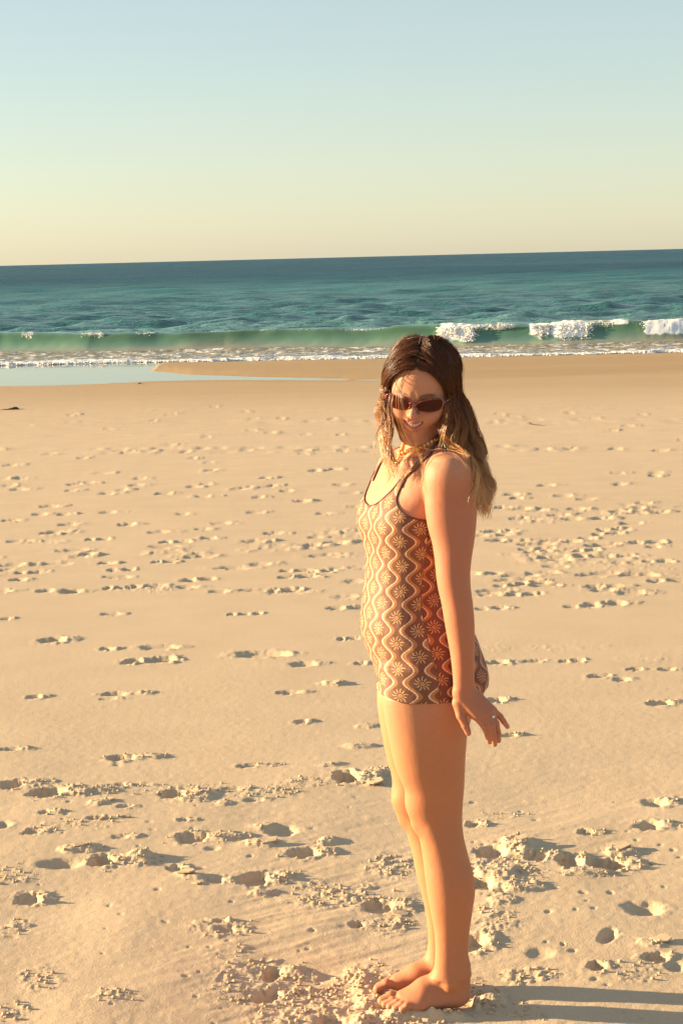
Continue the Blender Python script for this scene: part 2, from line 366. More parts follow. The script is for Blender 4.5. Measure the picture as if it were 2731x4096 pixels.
# shore: a shallow pool between the dry beach and a low spit, all at sea level
def shoreline(pts, z=SEA_Z):
    q = np.array([GZ(a, b, z)[:2] for a, b in pts]); return lambda X: np.interp(X, q[:, 0], q[:, 1], left=q[0, 1], right=q[-1, 1])
Y_front = shoreline([(-600, 1529), (0, 1527), (400, 1523), (800, 1519), (1200, 1520), (1530, 1522), (1700, 1517), (2200, 1500), (3000, 1470)])
Y_spit = shoreline([(560, 1484), (640, 1487), (760, 1500), (1000, 1508), (1300, 1514), (1540, 1519), (1640, 1522)])
Y_foam = shoreline([(-600, 1478), (0, 1464), (535, 1451), (973, 1446), (1250, 1440), (1956, 1428), (2731, 1411), (3300, 1397)])
Y_wave = shoreline([(-600, 1418), (0, 1407), (350, 1405), (900, 1394), (1850, 1386), (2731, 1367), (3300, 1355)])
jag = 0.10 * fbm(BX * .35, BX * 0, 3, 301) + .05 * fbm(BX * 1.7, BX * 0 + 3, 3, 303)
yf = Y_front(BX) + jag * 1.5
tip_x = GZ(600, 1485, SEA_Z)[0]
ysp = np.where(BX > tip_x, Y_spit(BX), 60.0) + jag
land = SEA_Z + np.clip((yf - BY) * .0245, -.035, 5)
z_dry = np.minimum(BZ, land + (BZ - beach_z(BY)))
spit = np.clip(np.minimum((BY - ysp) * .05, (Y_foam(BX) + .5 - BY) * .022), -.035, .06) + .004 * fbm(BX * .8, BY * .8, 2, 305)
right_join = sstep(GZ(1500, 1520, SEA_Z)[0], GZ(1800, 1515, SEA_Z)[0], BX)
z_shore = np.maximum(land, SEA_Z + spit)
z_join = SEA_Z + np.clip((Y_foam(BX) + .3 - BY) * .012, -.035, .05) + .004 * fbm(BX * .8, BY * .8, 2, 305)
z_shore = z_shore * (1 - right_join) + np.maximum(z_join, SEA_Z + spit) * right_join
k = sstep(-1.2, .2, BY - yf)
BZ = np.where(BY > 30, (BZ * (1 - k) + z_shore * k), BZ)
beach_mat = MatB('sand')
pos = beach_mat.pos()
n1 = beach_mat.noise(pos, 3.0, 4); n2 = beach_mat.noise(pos, 160.0, 3, .6); n3 = beach_mat.noise(beach_mat.mapping(pos, (.25, 1.2, 1)), .8, 3)
SAND_A, SAND_B = (.650, .490, .330), (.465, .340, .218)
n4 = beach_mat.noise(pos, 520.0, 2, .7)
c = beach_mat.mix((n1 * 0.6 + n2 * .9 + n4 * .9 - .70), SAND_B, SAND_A)
wet = S(beach_mat.t, beach_mat.attr('wet').outputs['Fac'])
c = beach_mat.mix(wet * (.75 + n3 * .5), c, (.40, .262, .128))
beach_mat.set(Base_Color=c, Roughness=0.92, Specular_IOR_Level=0.25)
beach_mat.b.inputs['Specular IOR Level'].default_value = .2
beach_mat.set(Roughness=(wet * -.2 + .92))
beach_mat.bump(beach_mat.noise(pos, 420.0, 2, .7) * .5 + n2 * .8, 0.0022, .8)
WET = np.clip(sstep(17, 31, BY) * .35 + sstep(-13, -2.0, BY - yf) * .42 + sstep(-1.6, .3, BY - yf) * .3, 0, 1)
beach = make_mesh('beach', np.stack([BX, BY, BZ], -1).reshape(-1, 3), grid_faces(NR, NC), beach_mat.m)
add_color(beach, 'wet', WET.ravel())
tag(beach, kind='structure')
def beach_height(x, y):
    r = int(np.clip(np.searchsorted(rows, y), 1, NR - 1)); s = x / Wr[r]; cidx = int(np.clip(np.searchsorted(s_all, s), 0, NC - 1))
    return float(BZ[r, cidx])
print('beach', len(BZ.ravel()), time.time() - T0)

# ------------------------------------------------------------------ the sea
srows = [38.0]
while srows[-1] < 60000:
    y = srows[-1]; d = y - CAM[1]
    srows.append(y + max(.09, .30 * d * d / (1750 * 2.7)) if y < 400 else y * 1.12)
srows = np.array(srows)
ss = np.concatenate([np.linspace(-.24, .24, 460)])
so = .24 + .002 * (1.12 ** np.arange(1, 60) - 1) / .12; so = np.concatenate([so[so < 6], [10, 30]])
ss = np.concatenate([-so[::-1], ss, so])
Wd = srows - CAM[1]
SX = ss[None, :] * Wd[:, None]; SY = np.repeat(srows[:, None], len(ss), 1)
gap = np.gradient(srows)[:, None]
H = np.zeros_like(SX)
wr = np.random.default_rng(3)
for i in range(46):
    lam = 0.7 * 1.115 ** (i % 30) * wr.uniform(.9, 1.1)
    th = wr.normal(0, .55) - .25
    k_ = 2 * math.pi / lam
    a = .0140 * lam ** .50
    fade = sstep(2.0, 5.0, lam / gap)
    ph = wr.uniform(0, 6.28)
    arg = k_ * (SX * math.sin(th) + SY * math.cos(th)) + ph + 1.2 * fbm(SX / lam / 3, SY / lam / 3, 2, 400 + i)
    H += fade * a * (np.exp(np.sin(arg) - 1) * 2 - .9)
sw = .16 * np.exp(np.sin(2 * math.pi * (SY + 2.0 * fbm(SX * .05, SY * .03, 2, 55)) / 17.0) * 1.5 - 1.5) * sstep(60, 75, SY) * sstep(900, 200, SY)
sw *= .5 + 1.2 * np.clip(fbm(SX * .06 + 9, SY * .05, 2, 57) + .4, 0, 1)
Yb = Y_wave(SX) + .5 * fbm(SX * .12, SX * 0 + 4, 2, 61)
cshore = SY - Yb                               # distance out from the foot of the breaker
calm = sstep(-.5, 5.0, cshore)
wob = fbm(SX * .22, SX * 0 + 1.5, 3, 63)
amp = .50 + .10 * wob + .07 * sstep(0, 8, SX)
prof = np.interp(cshore - .25 * fbm(SX * .5, SX * 0 + 8, 2, 65), [-3.0, -.8, -.1, .15, .45, .75, .95, 1.15, 1.5, 2.2, 3.6, 6.0, 9.0], [0, .0, .06, .22, .60, .88, .985, 1.0, .93, .72, .36, .10, 0])
edge = Y_foam(SX) + .25 * fbm(SX * .5, SX * 0, 3, 301) + .12 * fbm(SX * 2.3, SX * 0, 3, 71)
e = SY - edge
film = np.where(e > 0, .012 + .035 * np.exp(-(e / .18) ** 2) * (.4 + 1.2 * np.clip(fbm(SX * 3, SY * 3, 2, 73) + .5, 0, 1)), -.06)
chop = H * (.12 + .88 * calm)
SZ = SEA_Z + chop + sw + amp * prof + film + np.where(e > 0, .03 * np.clip(fbm(SX * 1.1, SY * 1.6, 3, 77) + .1, 0, 1) * sstep(-.1, -.6, cshore), 0)
# body colour of the water by depth of bed: green over the bar, lightened to paint in reflected sky, teal, blue beyond
deep = sstep(62, 100, SY) * .55 + sstep(90, 420, SY) * .45
cg, ct, cb = np.array([.150, .320, .260]), np.array([.034, .148, .145]), np.array([.018, .076, .120])
t1 = sstep(52, 75, SY)[..., None]; t2 = sstep(70, 300, SY)[..., None]
wc = (cg * (1 - t1) + ct * t1) * (1 - t2) + cb * t2
patch = fbm(SX * .02, SY * .02, 3, 81)[..., None] * .35 + 1
wc = wc * patch
wave_face = np.clip(prof, 0, 1) * sstep(1.5, .6, cshore)
gface = np.array([.055, .105, .038]) * (1 + .25 * wob[..., None])
wc = wc * (1 - wave_face[..., None]) + gface * wave_face[..., None]
silt = (sstep(.5, -.4, cshore) * sstep(-.3, .4, e))[..., None]
wc = wc * (1 - silt) + np.array([.30, .25, .17]) * silt
foam = np.where(e > 0, sstep(1.6, .05, e) * .75 + .44 * sstep(.2, -.6, cshore), 0) * sstep(.3, -.1, cshore)
foam = np.maximum(foam, .9 * np.exp(-((e - .12) / .16) ** 2))
# broken water along the crest at the places where the wave is tumbling: (px, half width px, fall 0..1)
BREAKS = [(138, 38, .35), (400, 55, .4), (615, 50, .25), (960, 150, .10), (1090, 60, .18), (1300, 120, .10), (1500, 120, .08), (1840, 80, .9), (2010, 60, .25), (2170, 50, .7), (2290, 90, .9), (2480, 60, .5), (1960, 140, .16), (2420, 160, .22), (2690, 120, 1.0), (2900, 140, .9), (-120, 60, .5), (3080, 90, .6)]
PXc = 1365.5 + F * SX / (SY - CAM[1])
crest_f = np.zeros_like(SX)
for (bx, bw, fall) in BREAKS:
    q = np.exp(-((PXc - bx) / bw) ** 4)
    crest_f = np.maximum(crest_f, q * sstep(1.25 - 1.1 * fall, 1.35 - .9 * fall, cshore + .2) * sstep(1.9, 1.4, cshore) * (.35 + .5 * fall))
foam = np.maximum(foam, crest_f)
cap = (fbm(SX * .10, SY * .10, 2, 87) > .33) * (H > .16)
foam = np.maximum(foam, cap * .30 * sstep(70, 80, SY) * sstep(220, 120, SY))
SZ += .05 * crest_f * (lumps(SX * 5, SY * 5, 89, .8))
wm = MatB('sea_water'); pos = wm.pos()
wcol = wm.attr('water').outputs['Color']; fo = S(wm.t, wm.attr('foam').outputs['Fac'])
lace = wm.noise(wm.mapping(pos, (1.0, .55, 1)), 3.2, 6, .62, .6)
fm = (fo + lace - .98).sstep(-.06, .12)
colr = wm.mix(fm, wcol, (.80, .78, .76))
rp = wm.noise(wm.mapping(pos, (.7, 1.0, 1)), 2.6, 5, .6)
wm.set(Base_Color=colr, Roughness=(fm * .5 + .22), IOR=1.33, Specular_IOR_Level=S(wm.t, wm.attr('gloss').outputs['Fac']))
bn = wm.bump(rp + wm.noise(wm.mapping(pos, (.35, 1, 1)), .6, 5, .65) * 3.0, .45, .8)
wm.t.links.new((S(wm.t, wm.attr('rough').outputs['Fac']) * .8).k, bn.inputs['Strength'])
dfs = wm.node('ShaderNodeBsdfDiffuse'); wm.t.links.new(colr, dfs.inputs[0])
mxs = wm.node('ShaderNodeMixShader'); wm.t.links.new(wm.attr('matte').outputs['Fac'], mxs.inputs[0]); wm.t.links.new(wm.b.outputs[0], mxs.inputs[1]); wm.t.links.new(dfs.outputs[0], mxs.inputs[2]); wm.t.links.new(mxs.outputs[0], wm.out.inputs[0])
sea = make_mesh('sea', np.stack([SX, SY, SZ], -1).reshape(-1, 3), grid_faces(*SX.shape), wm.m)
add_color(sea, 'water', wc.reshape(-1, 3)); add_color(sea, 'foam', foam.ravel()); add_color(sea, 'rough', (1 - .96 * sstep(3, 1.4, cshore) * sstep(-.7, -.3, cshore)).ravel()); add_color(sea, 'matte', (.42 * sstep(math.log(58), math.log(260), np.log(SY))).ravel()); add_color(sea, 'gloss', (.008 + .44 * (1 - sstep(math.log(54), math.log(300), np.log(SY))) ** 2 * (1 - .75 * wave_face)).ravel()); tag(sea, kind='structure')
# pool of still water on the sand
pm = MatB('pool_water'); pos = pm.pos()
pm.set(Base_Color=(.16, .16, .12, 1), Roughness=.04, IOR=1.33)
pm.bump(pm.noise(pm.mapping(pos, (1, .4, 1)), 2.0, 3), .01, .25)
pxs = np.array([-20, -12, -6, 0, 6, 12, 30.]); pv = []; 
for yy in (33.0, 46.0):
    for xx in pxs: pv.append((xx * 1.0, yy, SEA_Z + .002))
pool = make_mesh('tide_pool_water', np.array(pv), grid_faces(2, len(pxs)), pm.m); tag(pool, kind='structure')
# tumbling foam: small lumps thrown off the crest
def blob_template(seed, sub=1):
    import bmesh
    bm = bmesh.new(); bmesh.ops.create_icosphere(bm, subdivisions=sub, radius=1.0)
    r_ = random.Random(seed)
    for v in bm.verts: v.co *= r_.uniform(.72, 1.2)
    V = np.array([v.co[:] for v in bm.verts]); Fc = np.array([[v.index for v in f.verts] for f in bm.faces]); bm.free(); return V, Fc
def octa(seed):
    r_ = np.random.default_rng(seed); V = np.array([(1, 0, 0), (-1, 0, 0), (0, 1, 0), (0, -1, 0), (0, 0, 1), (0, 0, -1)], float) * r_.uniform(.75, 1.3, (6, 1))
    return V, np.array([(0, 2, 4), (2, 1, 4), (1, 3, 4), (3, 0, 4), (2, 0, 5), (1, 2, 5), (3, 1, 5), (0, 3, 5)])
def blob_cloud(name, pts, rad, squash, mat, templ, smooth=True):
    vs_, fs_ = [], []; n0 = 0
    r_ = np.random.default_rng(len(pts))
    for i, (p, r0) in enumerate(zip(pts, rad)):
        V, Fc = templ[i % len(templ)]; an = r_.uniform(0, 6.28); ca_, sa_ = math.cos(an), math.sin(an)
        Q = V * r0 * np.array([1, 1, squash]); Q = np.stack([Q[:, 0] * ca_ - Q[:, 1] * sa_, Q[:, 0] * sa_ + Q[:, 1] * ca_, Q[:, 2]], 1) + p
        vs_.append(Q); fs_.append(Fc + n0); n0 += len(V)
    return make_mesh(name, np.concatenate(vs_), np.concatenate(fs_), mat, None, smooth)
fpts, frad = [], []
for (bx, bw, fall) in BREAKS:
    n = int(bw * (7 + 22 * fall))
    K = max(3, int(bw / 7)); sc_x = wr.uniform(-.85, .85, K); sc_w = wr.uniform(.06, .17, K); sc_f = wr.uniform(.35, 1.15, K)
    kk_ = wr.integers(0, K, n); u = np.clip(sc_x[kk_] + wr.normal(0, 1, n) * sc_w[kk_], -1.1, 1.1); px = bx + bw * u; ff_ = sc_f[kk_]
    x = (px - 1365.5) / F * 56.0; yb = Y_wave(x) + .5 * fbm(x * .12, x * 0 + 4.0, 2, 61)
    hmax = .50 + .10 * fbm(x * .22, x * 0 + 1.5, 3, 63) + .07 * sstep(0, 8, x)
    tt = wr.random(n) ** (1.6 - fall) * (0.12 + .88 * fall) * np.clip(ff_ - .2 * np.abs(u), .1, 1.05)          # 0 crest .. 1 foot
    z = SEA_Z + hmax * (1.02 - tt * .97) + wr.normal(0, .012, n); y = yb + .95 - .75 * tt - wr.uniform(0, .25, n) * fall
    x = x * (y - CAM[1]) / 56.0
    fpts += list(np.stack([x, y, z], 1)); frad += list((.007 + .024 * wr.random(n) ** 2.5) * (.6 + .6 * fall))
x = wr.uniform(-14, 14, 2600); ee = np.abs(wr.normal(0, .16, 2600))                        # bubbles along the edge of the swash
yy = Y_foam(x) + .25 * fbm(x * .5, x * 0, 3, 301) + .12 * fbm(x * 2.3, x * 0, 3, 71) + ee
fpts += list(np.stack([x, yy, x * 0 + SEA_Z + .03], 1)); frad += list(wr.uniform(.015, .045, 2600))
fmat = MatB('foam'); fmat.set(Base_Color=(.82, .80, .77, 1), Roughness=.6, Subsurface_Weight=.3, Subsurface_Radius=(.05, .05, .05), Subsurface_Scale=1.0)
spray = blob_cloud('sea_foam', fpts, frad, .8, fmat.m, [octa(i) for i in range(6)]); tag(spray, kind='stuff')
print('sea', SX.size, len(fpts), time.time() - T0)
# ------------------------------------------------------------------ the person: one distance field, meshed as a single skin
DX = 0.0025
gx = np.arange(-0.005, 0.425, DX, dtype=np.float32); gy = np.arange(-0.300, 0.285, DX, dtype=np.float32)
gz = np.concatenate([np.arange(-0.045, 0.10, .0021), np.arange(0.10, 1.335, .0026), np.arange(1.335, 1.665, .0018)]).astype(np.float32)
NX, NY, NZ = len(gx), len(gy), len(gz)
BIG = 0.05
def new_field(): return np.full((NX, NY, NZ), BIG, np.float32)
def smin(a, b, k):
    h = np.maximum(k - np.abs(a - b), 0) / k
    return np.minimum(a, b) - h * h * (k * .25)
def smax(a, b, k): return -smin(-a, -b, k)
def box(lo, hi):
    lo = np.asarray(lo); hi = np.asarray(hi)
    return tuple(slice(max(int(np.searchsorted(g, l)) - 1, 0), int(np.searchsorted(g, h)) + 1) for g, l, h in zip((gx, gy, gz), lo, hi))
def coords(b): return gx[b[0]][:, None, None], gy[b[1]][None, :, None], gz[b[2]][None, None, :]
def rc_dist(X, Y, Z, a, b, ra, rb):
    ab = b - a; L2 = float(ab @ ab)
    t = np.clip(((X - a[0]) * ab[0] + (Y - a[1]) * ab[1] + (Z - a[2]) * ab[2]) / L2, 0, 1)
    return np.sqrt((X - a[0] - t * ab[0]) ** 2 + (Y - a[1] - t * ab[1]) ** 2 + (Z - a[2] - t * ab[2]) ** 2) - (ra + (rb - ra) * t)
def rc(fd, a, b, ra, rb, k):
    a = np.asarray(a, float); b = np.asarray(b, float); mg = max(ra, rb) + k + .004
    bx = box(np.minimum(a, b) - mg, np.maximum(a, b) + mg); X, Y, Z = coords(bx)
    fd[bx] = smin(fd[bx], rc_dist(X, Y, Z, a, b, ra, rb).astype(np.float32), k)
def chain(fd, pts, rad, k):
    for i in range(len(pts) - 1): rc(fd, pts[i], pts[i + 1], rad[i], rad[i + 1], k)
def ell_dist(X, Y, Z, c, r):
    px, py, pz = (X - c[0]) / r[0], (Y - c[1]) / r[1], (Z - c[2]) / r[2]
    k0 = np.sqrt(px * px + py * py + pz * pz)
    k1 = np.sqrt((px / r[0]) ** 2 + (py / r[1]) ** 2 + (pz / r[2]) ** 2) + 1e-6
    return k0 * (k0 - 1) / k1
def ell(fd, c, r, k):
    mg = max(r) + k + .004; bx = box(np.asarray(c) - mg, np.asarray(c) + mg); X, Y, Z = coords(bx)
    fd[bx] = smin(fd[bx], ell_dist(X, Y, Z, c, r).astype(np.float32), k)
def herm(x, xs, ys):
    xs = np.asarray(xs, float); ys = np.asarray(ys, float); o = np.argsort(xs); xs, ys = xs[o], ys[o]
    m_ = np.gradient(ys, xs); i = np.clip(np.searchsorted(xs, x) - 1, 0, len(xs) - 2); h = xs[i + 1] - xs[i]; t = np.clip((x - xs[i]) / h, 0, 1)
    return (2 * t ** 3 - 3 * t ** 2 + 1) * ys[i] + (t ** 3 - 2 * t ** 2 + t) * h * m_[i] + (-2 * t ** 3 + 3 * t ** 2) * ys[i + 1] + (t ** 3 - t ** 2) * h * m_[i + 1]
class Loft:
    """stack of elliptic sections read from the outline: (py, left px, right px, depth Y, lateral half width, yaw deg)"""
    def __init__(s, secs):
        rows_ = []
        for (py, l, r, Yc, B, yw) in secs:
            a = P(l, py, Yc); b = P(r, py, Yc); hw = (b[0] - a[0]) / 2; th = R(yw)
            A = math.sqrt(max(hw ** 2 - (B * math.sin(th)) ** 2, (.35 * hw) ** 2)) / math.cos(th)
            rows_.append(((a[2] + b[2]) / 2, (a[0] + b[0]) / 2, Yc, A, B, th))
        s.r = np.array(rows_); s.z0, s.z1 = s.r[:, 0].min(), s.r[:, 0].max()
    def at(s, z): return [herm(np.asarray(z, float), s.r[:, 0], s.r[:, j]) for j in range(1, 6)]
    def local(s, X, Y, z):
        cx, cy, A, B, th = s.at(z)
        dx, dy = X - cx, Y - cy
        fw = -dx * np.cos(th) - dy * np.sin(th); lt = dx * np.sin(th) - dy * np.cos(th)   # forward, towards her left
        return fw, lt, A, B
    def add(s, fd, k, p=2.0):
        mz = .0
        bx = box((s.r[:, 1] - s.r[:, 3] - s.r[:, 4]).min() * np.array([1, 0, 0]) + np.array([0, (s.r[:, 2] - np.maximum(s.r[:, 3], s.r[:, 4])).min() - .03, s.z0 - .02]),
                 (s.r[:, 1] + s.r[:, 3] + s.r[:, 4]).max() * np.array([1, 0, 0]) + np.array([0, (s.r[:, 2] + np.maximum(s.r[:, 3], s.r[:, 4])).max() + .03, s.z1 + .02]))
        for k0 in range(bx[2].start, bx[2].stop, 60):       # slabs keep memory low
            bb = (bx[0], bx[1], slice(k0, min(k0 + 60, bx[2].stop)))
            X, Y, Z = coords(bb); zc = np.clip(gz[bb[2]], s.z0, s.z1)
            fw, lt, A, B = s.local(X, Y, zc[None, None, :])
            q = np.sqrt(fw * fw + lt * lt) + 1e-6
            kk = (np.abs(fw / A) ** p + np.abs(lt / B) ** p) ** (1 / p) + 1e-6
            d = (q * (1 - 1 / kk)).astype(np.float32)
            ez = np.maximum(np.maximum(s.z0 - Z, Z - s.z1), 0)
            d = np.where(ez > 0, np.sqrt(np.maximum(d, 0) ** 2 + ez ** 2) + np.minimum(d, 0) * 0, d).astype(np.float32)
            fd[bb] = smin(fd[bb], d, k)

body_f = new_field()
TORSO = Loft([(1838, 1548, 1800, .010, .120, 25), (1875, 1520, 1822, .008, .138, 25), (1915, 1500, 1830, .006, .144, 25), (1960, 1482, 1832, .005, .143, 25), (2010, 1466, 1830, .004, .139, 25),
    (2050, 1456, 1826, .003, .136, 24), (2100, 1456, 1820, .002, .132, 24), (2177, 1468, 1808, .0, .124, 23), (2239, 1471, 1798, .0, .117, 22), (2302, 1468, 1794, .0, .114, 21), (2351, 1462, 1800, .0, .117, 20), (2436, 1451, 1832, .0, .131, 18),
    (2494, 1448, 1866, .0, .142, 17), (2547, 1458, 1894, .0, .151, 16), (2601, 1476, 1912, .0, .157, 15), (2660, 1500, 1922, .0, .160, 15), (2715, 1520, 1920, .0, .160, 15), (2750, 1545, 1900, .0, .150, 15)])
TORSO.add(body_f, .004, 2.25)
# breasts, glutes
def tp(fw, lt, py):                      # point in the torso's own frame at the height of a photo row
    z = P(1650, py, 0)[2]; cx, cy, A, B, th = [float(v) for v in TORSO.at(z)]
    return np.array([cx - fw * math.cos(th) + lt * math.sin(th), cy - fw * math.sin(th) - lt * math.cos(th), z])
for sgn in (-1, 1): ell(body_f, tp(.046, sgn * .064, 2082), (.052, .054, .056), .035)
for sgn in (-1, 1): ell(body_f, tp(-.036, sgn * .072, 2700), (.070, .070, .076), .035)
LEG_N = [(2660, 1530, 1915, -.074, .080, 14), (2720, 1526, 1926, -.075, .088, 14), (2790, 1528, 1915, -.076, .090, 14), (2850, 1536, 1893, -.076, .089, 14), (2919, 1549, 1872, -.075, .086, 14), (3002, 1566, 1862, -.073, .081, 14), (3085, 1588, 1858, -.071, .073, 14),
    (3150, 1618, 1855, -.069, .065, 13), (3205, 1634, 1851, -.067, .058, 12), (3251, 1645, 1848, -.066, .055, 12), (3297, 1658, 1848, -.065, .054, 12), (3346, 1675, 1853, -.065, .054, 12), (3425, 1690, 1872, -.064, .057, 12), (3501, 1699, 1892, -.064, .059, 12), (3568, 1708, 1898, -.063, .057, 12),
    (3639, 1721, 1889, -.063, .049, 12), (3702, 1733, 1880, -.062, .041, 12), (3755, 1739, 1874, -.062, .036, 12), (3804, 1740, 1872, -.062, .034, 12), (3850, 1738, 1873, -.062, .035, 12), (3900, 1735, 1877, -.062, .036, 12)]
LN = Loft(LEG_N); LN.add(body_f, .03, 2.1)
wN = {py: r - l for (py, l, r, *_q) in LEG_N}
fr = [(2720, 1512), (2790, 1508), (2850, 1514), (2919, 1525), (3002, 1541), (3085, 1563), (3150, 1573), (3205, 1582), (3251, 1595), (3297, 1613), (3346, 1631), (3425, 1651), (3501, 1666), (3568, 1684), (3639, 1700), (3702, 1709), (3755, 1712), (3804, 1710), (3850, 1708), (3880, 1706)]
yy_, bb_ = [q[0] for q in LEG_N], [q[4] for q in LEG_N]
LEG_F = [(py, l, l + float(np.interp(py + 22, yy_, [wN[v] for v in yy_])) * .955, float(np.interp(py, [2700, 3200, 3800], [.076, .062, .055])), float(np.interp(py + 22, yy_, bb_)), 14) for py, l in fr]
LF = Loft(LEG_F)
leg2 = new_field(); LF.add(leg2, .03, 2.1)
# kneecaps
for lf, Yk, fpx, py in ((body_f, -.067, 1640, 3215), (leg2, .060, 1584, 3196)):
    c = P(fpx + 44, py, Yk); ell(lf, c + np.array([.0, -.004, 0]), (.034, .034, .036), .03)
    c2 = P(fpx + 30, py - 6, Yk - .006); ell(lf, c2, (.0235, .024, .027), .012); ell(lf, P(fpx + 42, py + 78, Yk - .004), (.020, .018, .024), .018)
body_f = smin(body_f, leg2, .012); del leg2
torso_f = body_f.copy()
# feet
def foot(fd, heel, yaw, s, side, curl):
    """heel: world point under the heel; side +1 when the little toe points to -Y"""
    fwd = np.array([-math.cos(yaw), -math.sin(yaw), 0]); lat = np.array([fwd[1], -fwd[0], 0]) * 1.0
    if lat[1] * side > 0: lat = -lat            # lat points to the little toe
    q = lambda a, b, c: heel + s * (fwd * a + lat * b + np.array([0, 0, c]))
    rc(fd, q(.020, .002, .026), q(.034, 0, .034), .027 * s, .030 * s, .02)          # heel
    rc(fd, q(.012, 0, .06), q(.014, 0, .10), .013 * s, .012 * s, .03)               # tendon
    rc(fd, q(.045, 0, .062), q(.105, -.006, .044), .034 * s, .026 * s, .03)         # instep
    rc(fd, q(.040, .010, .022), q(.120, .026, .016), .024 * s, .018 * s, .02)       # outer edge
    rc(fd, q(.105, -.010, .040), q(.160, -.014, .022), .024 * s, .018 * s, .025)
    rc(fd, q(.110, .006, .034), q(.160, .006, .020), .022 * s, .016 * s, .025)
    rc(fd, q(.120, .022, .022), q(.150, .026, .016), .018 * s, .014 * s, .02)
    ell(fd, q(.048, .030, .064), (.015 * s,) * 3, .014)                             # ankle bones
    ell(fd, q(.055, -.028, .072), (.015 * s,) * 3, .014)
    toes = [(-.020, .168, .046, .0125), (.001, .170, .040, .0092), (.015, .163, .036, .0088), (.027, .155, .031, .0084), (.038, .146, .025, .0082)]
    for i, (b, a, ln, r_) in enumerate(toes):
        up = .010 + curl * (.004 if i else .010)
        rc(fd, q(a - .012, b * .92, .017), q(a + ln * .5, b, .012 + up * .6), r_ * .95 * s, r_ * .92 * s, .006)
        rc(fd, q(a + ln * .5, b, .012 + up * .6), q(a + ln, b + .001, .008 + up * .2), r_ * .92 * s, r_ * s, .004)
GN = P(1852, 4006, -.062); GF = P(1815, 3935, .055)
foot(body_f, np.array([GN[0] + .012, -.052, -.001]), R(5), .99, 1, 1.0)
foot(body_f, np.array([GF[0] + .012, .060, -.004]), R(3), .97, -1, 1.0)
# neck, shoulders
NECK = Loft([(1700, 1632, 1758, -.012, .050, 10), (1760, 1628, 1756, -.004, .050, 12), (1800, 1620, 1764, .002, .054, 18), (1835, 1600, 1778, .006, .064, 22)])
arm_f = new_field()
SHN = P(1802, 1884, -.152); SHF = P(1588, 1880, .150)
NK = P(1700, 1806, .012)
rc(body_f, P(1722, 1800, -.03), SHN + np.array([-.012, .02, .012]), .028, .028, .035)
rc(body_f, P(1672, 1796, .05), SHF + np.array([.004, -.02, .020]), .030, .028, .04)
rc(body_f, P(1640, 1846, -.055), SHN + np.array([-.03, .0, .012]), .0095, .010, .02)     # collarbones
rc(body_f, P(1600, 1846, .0), SHF + np.array([-.02, -.01, .016]), .0095, .010, .02)
# near arm
ARM = Loft([(1838, 1742, 1858, -.150, .040, 8), (1862, 1722, 1880, -.151, .049, 8), (1895, 1709, 1894, -.153, .053, 8), (1940, 1700, 1903, -.157, .054, 8), (1990, 1697, 1907, -.161, .053, 8), (2040, 1700, 1907, -.165, .051, 8), (2101, 1709, 1904, -.170, .049, 8), (2168, 1727, 1896, -.176, .046, 8), (2239, 1738, 1885, -.181, .043, 8),
    (2302, 1744, 1880, -.185, .041, 8), (2351, 1751, 1882, -.187, .041, 8), (2413, 1765, 1890, -.189, .041, 8), (2480, 1776, 1896, -.190, .039, 8), (2547, 1788, 1898, -.190, .036, 8), (2614, 1800, 1898, -.190, .032, 8), (2681, 1808, 1897, -.190, .027, 8), (2735, 1812, 1897, -.190, .023, 8), (2775, 1815, 1904, -.190, .021, 8)])
ARM.add(arm_f, .01, 2.0)
ell(arm_f, SHN + np.array([-.002, 0, -.006]), (.056, .055, .046), .03)
# hand
H_ = lambda px, py, Y: P(px, py, Y)
wri = H_(1858, 2762, -.190)
kn = [H_(1906, 2862, -.206), H_(1934, 2858, -.204), H_(1955, 2850, -.199), H_(1968, 2840, -.190)]
for i, (kx, r_) in enumerate(zip(kn, (.0125, .0122, .0112, .0100))):
    rc(arm_f, wri + np.array([-.012 + .008 * i, -.002 + .004 * i, -.004]), kx, .0165, r_, .010)
fing = [([kn[0], H_(1938, 2906, -.212), H_(1951, 2938, -.208), H_(1955, 2966, -.200)], (.0112, .0088, .0078, .0066)),
        ([kn[1], H_(1964, 2902, -.214), H_(1973, 2942, -.212), H_(1977, 2977, -.204)], (.0110, .0088, .0078, .0066)),
        ([kn[2], H_(1982, 2894, -.198), H_(1990, 2931, -.194), H_(1993, 2963, -.186)], (.0104, .0083, .0074, .0063)),
        ([kn[3], H_(1999, 2866, -.184), H_(2014, 2887, -.180), H_(2028, 2907, -.175)], (.0094, .0073, .0065, .0056)),
        ([H_(1834, 2815, -.192), H_(1842, 2862, -.200), H_(1860, 2902, -.203), H_(1872, 2932, -.200)], (.0150, .0110, .0092, .0074))]
for pts, rad in fing:
    ff = None
    lo = np.min(pts, 0) - .022; hi = np.max(pts, 0) + .022; bx = box(lo, hi); X, Y, Z = coords(bx)
    d = None
    for i in range(3):
        e_ = rc_dist(X, Y, Z, pts[i], pts[i + 1], rad[i], rad[i + 1]); d = e_ if d is None else smin(d, e_, .003)
    arm_f[bx] = smin(arm_f[bx], d.astype(np.float32), .0035)
rc(arm_f, H_(1842, 2800, -.192), H_(1890, 2850, -.200), .016, .010, .012)               # web between thumb and index
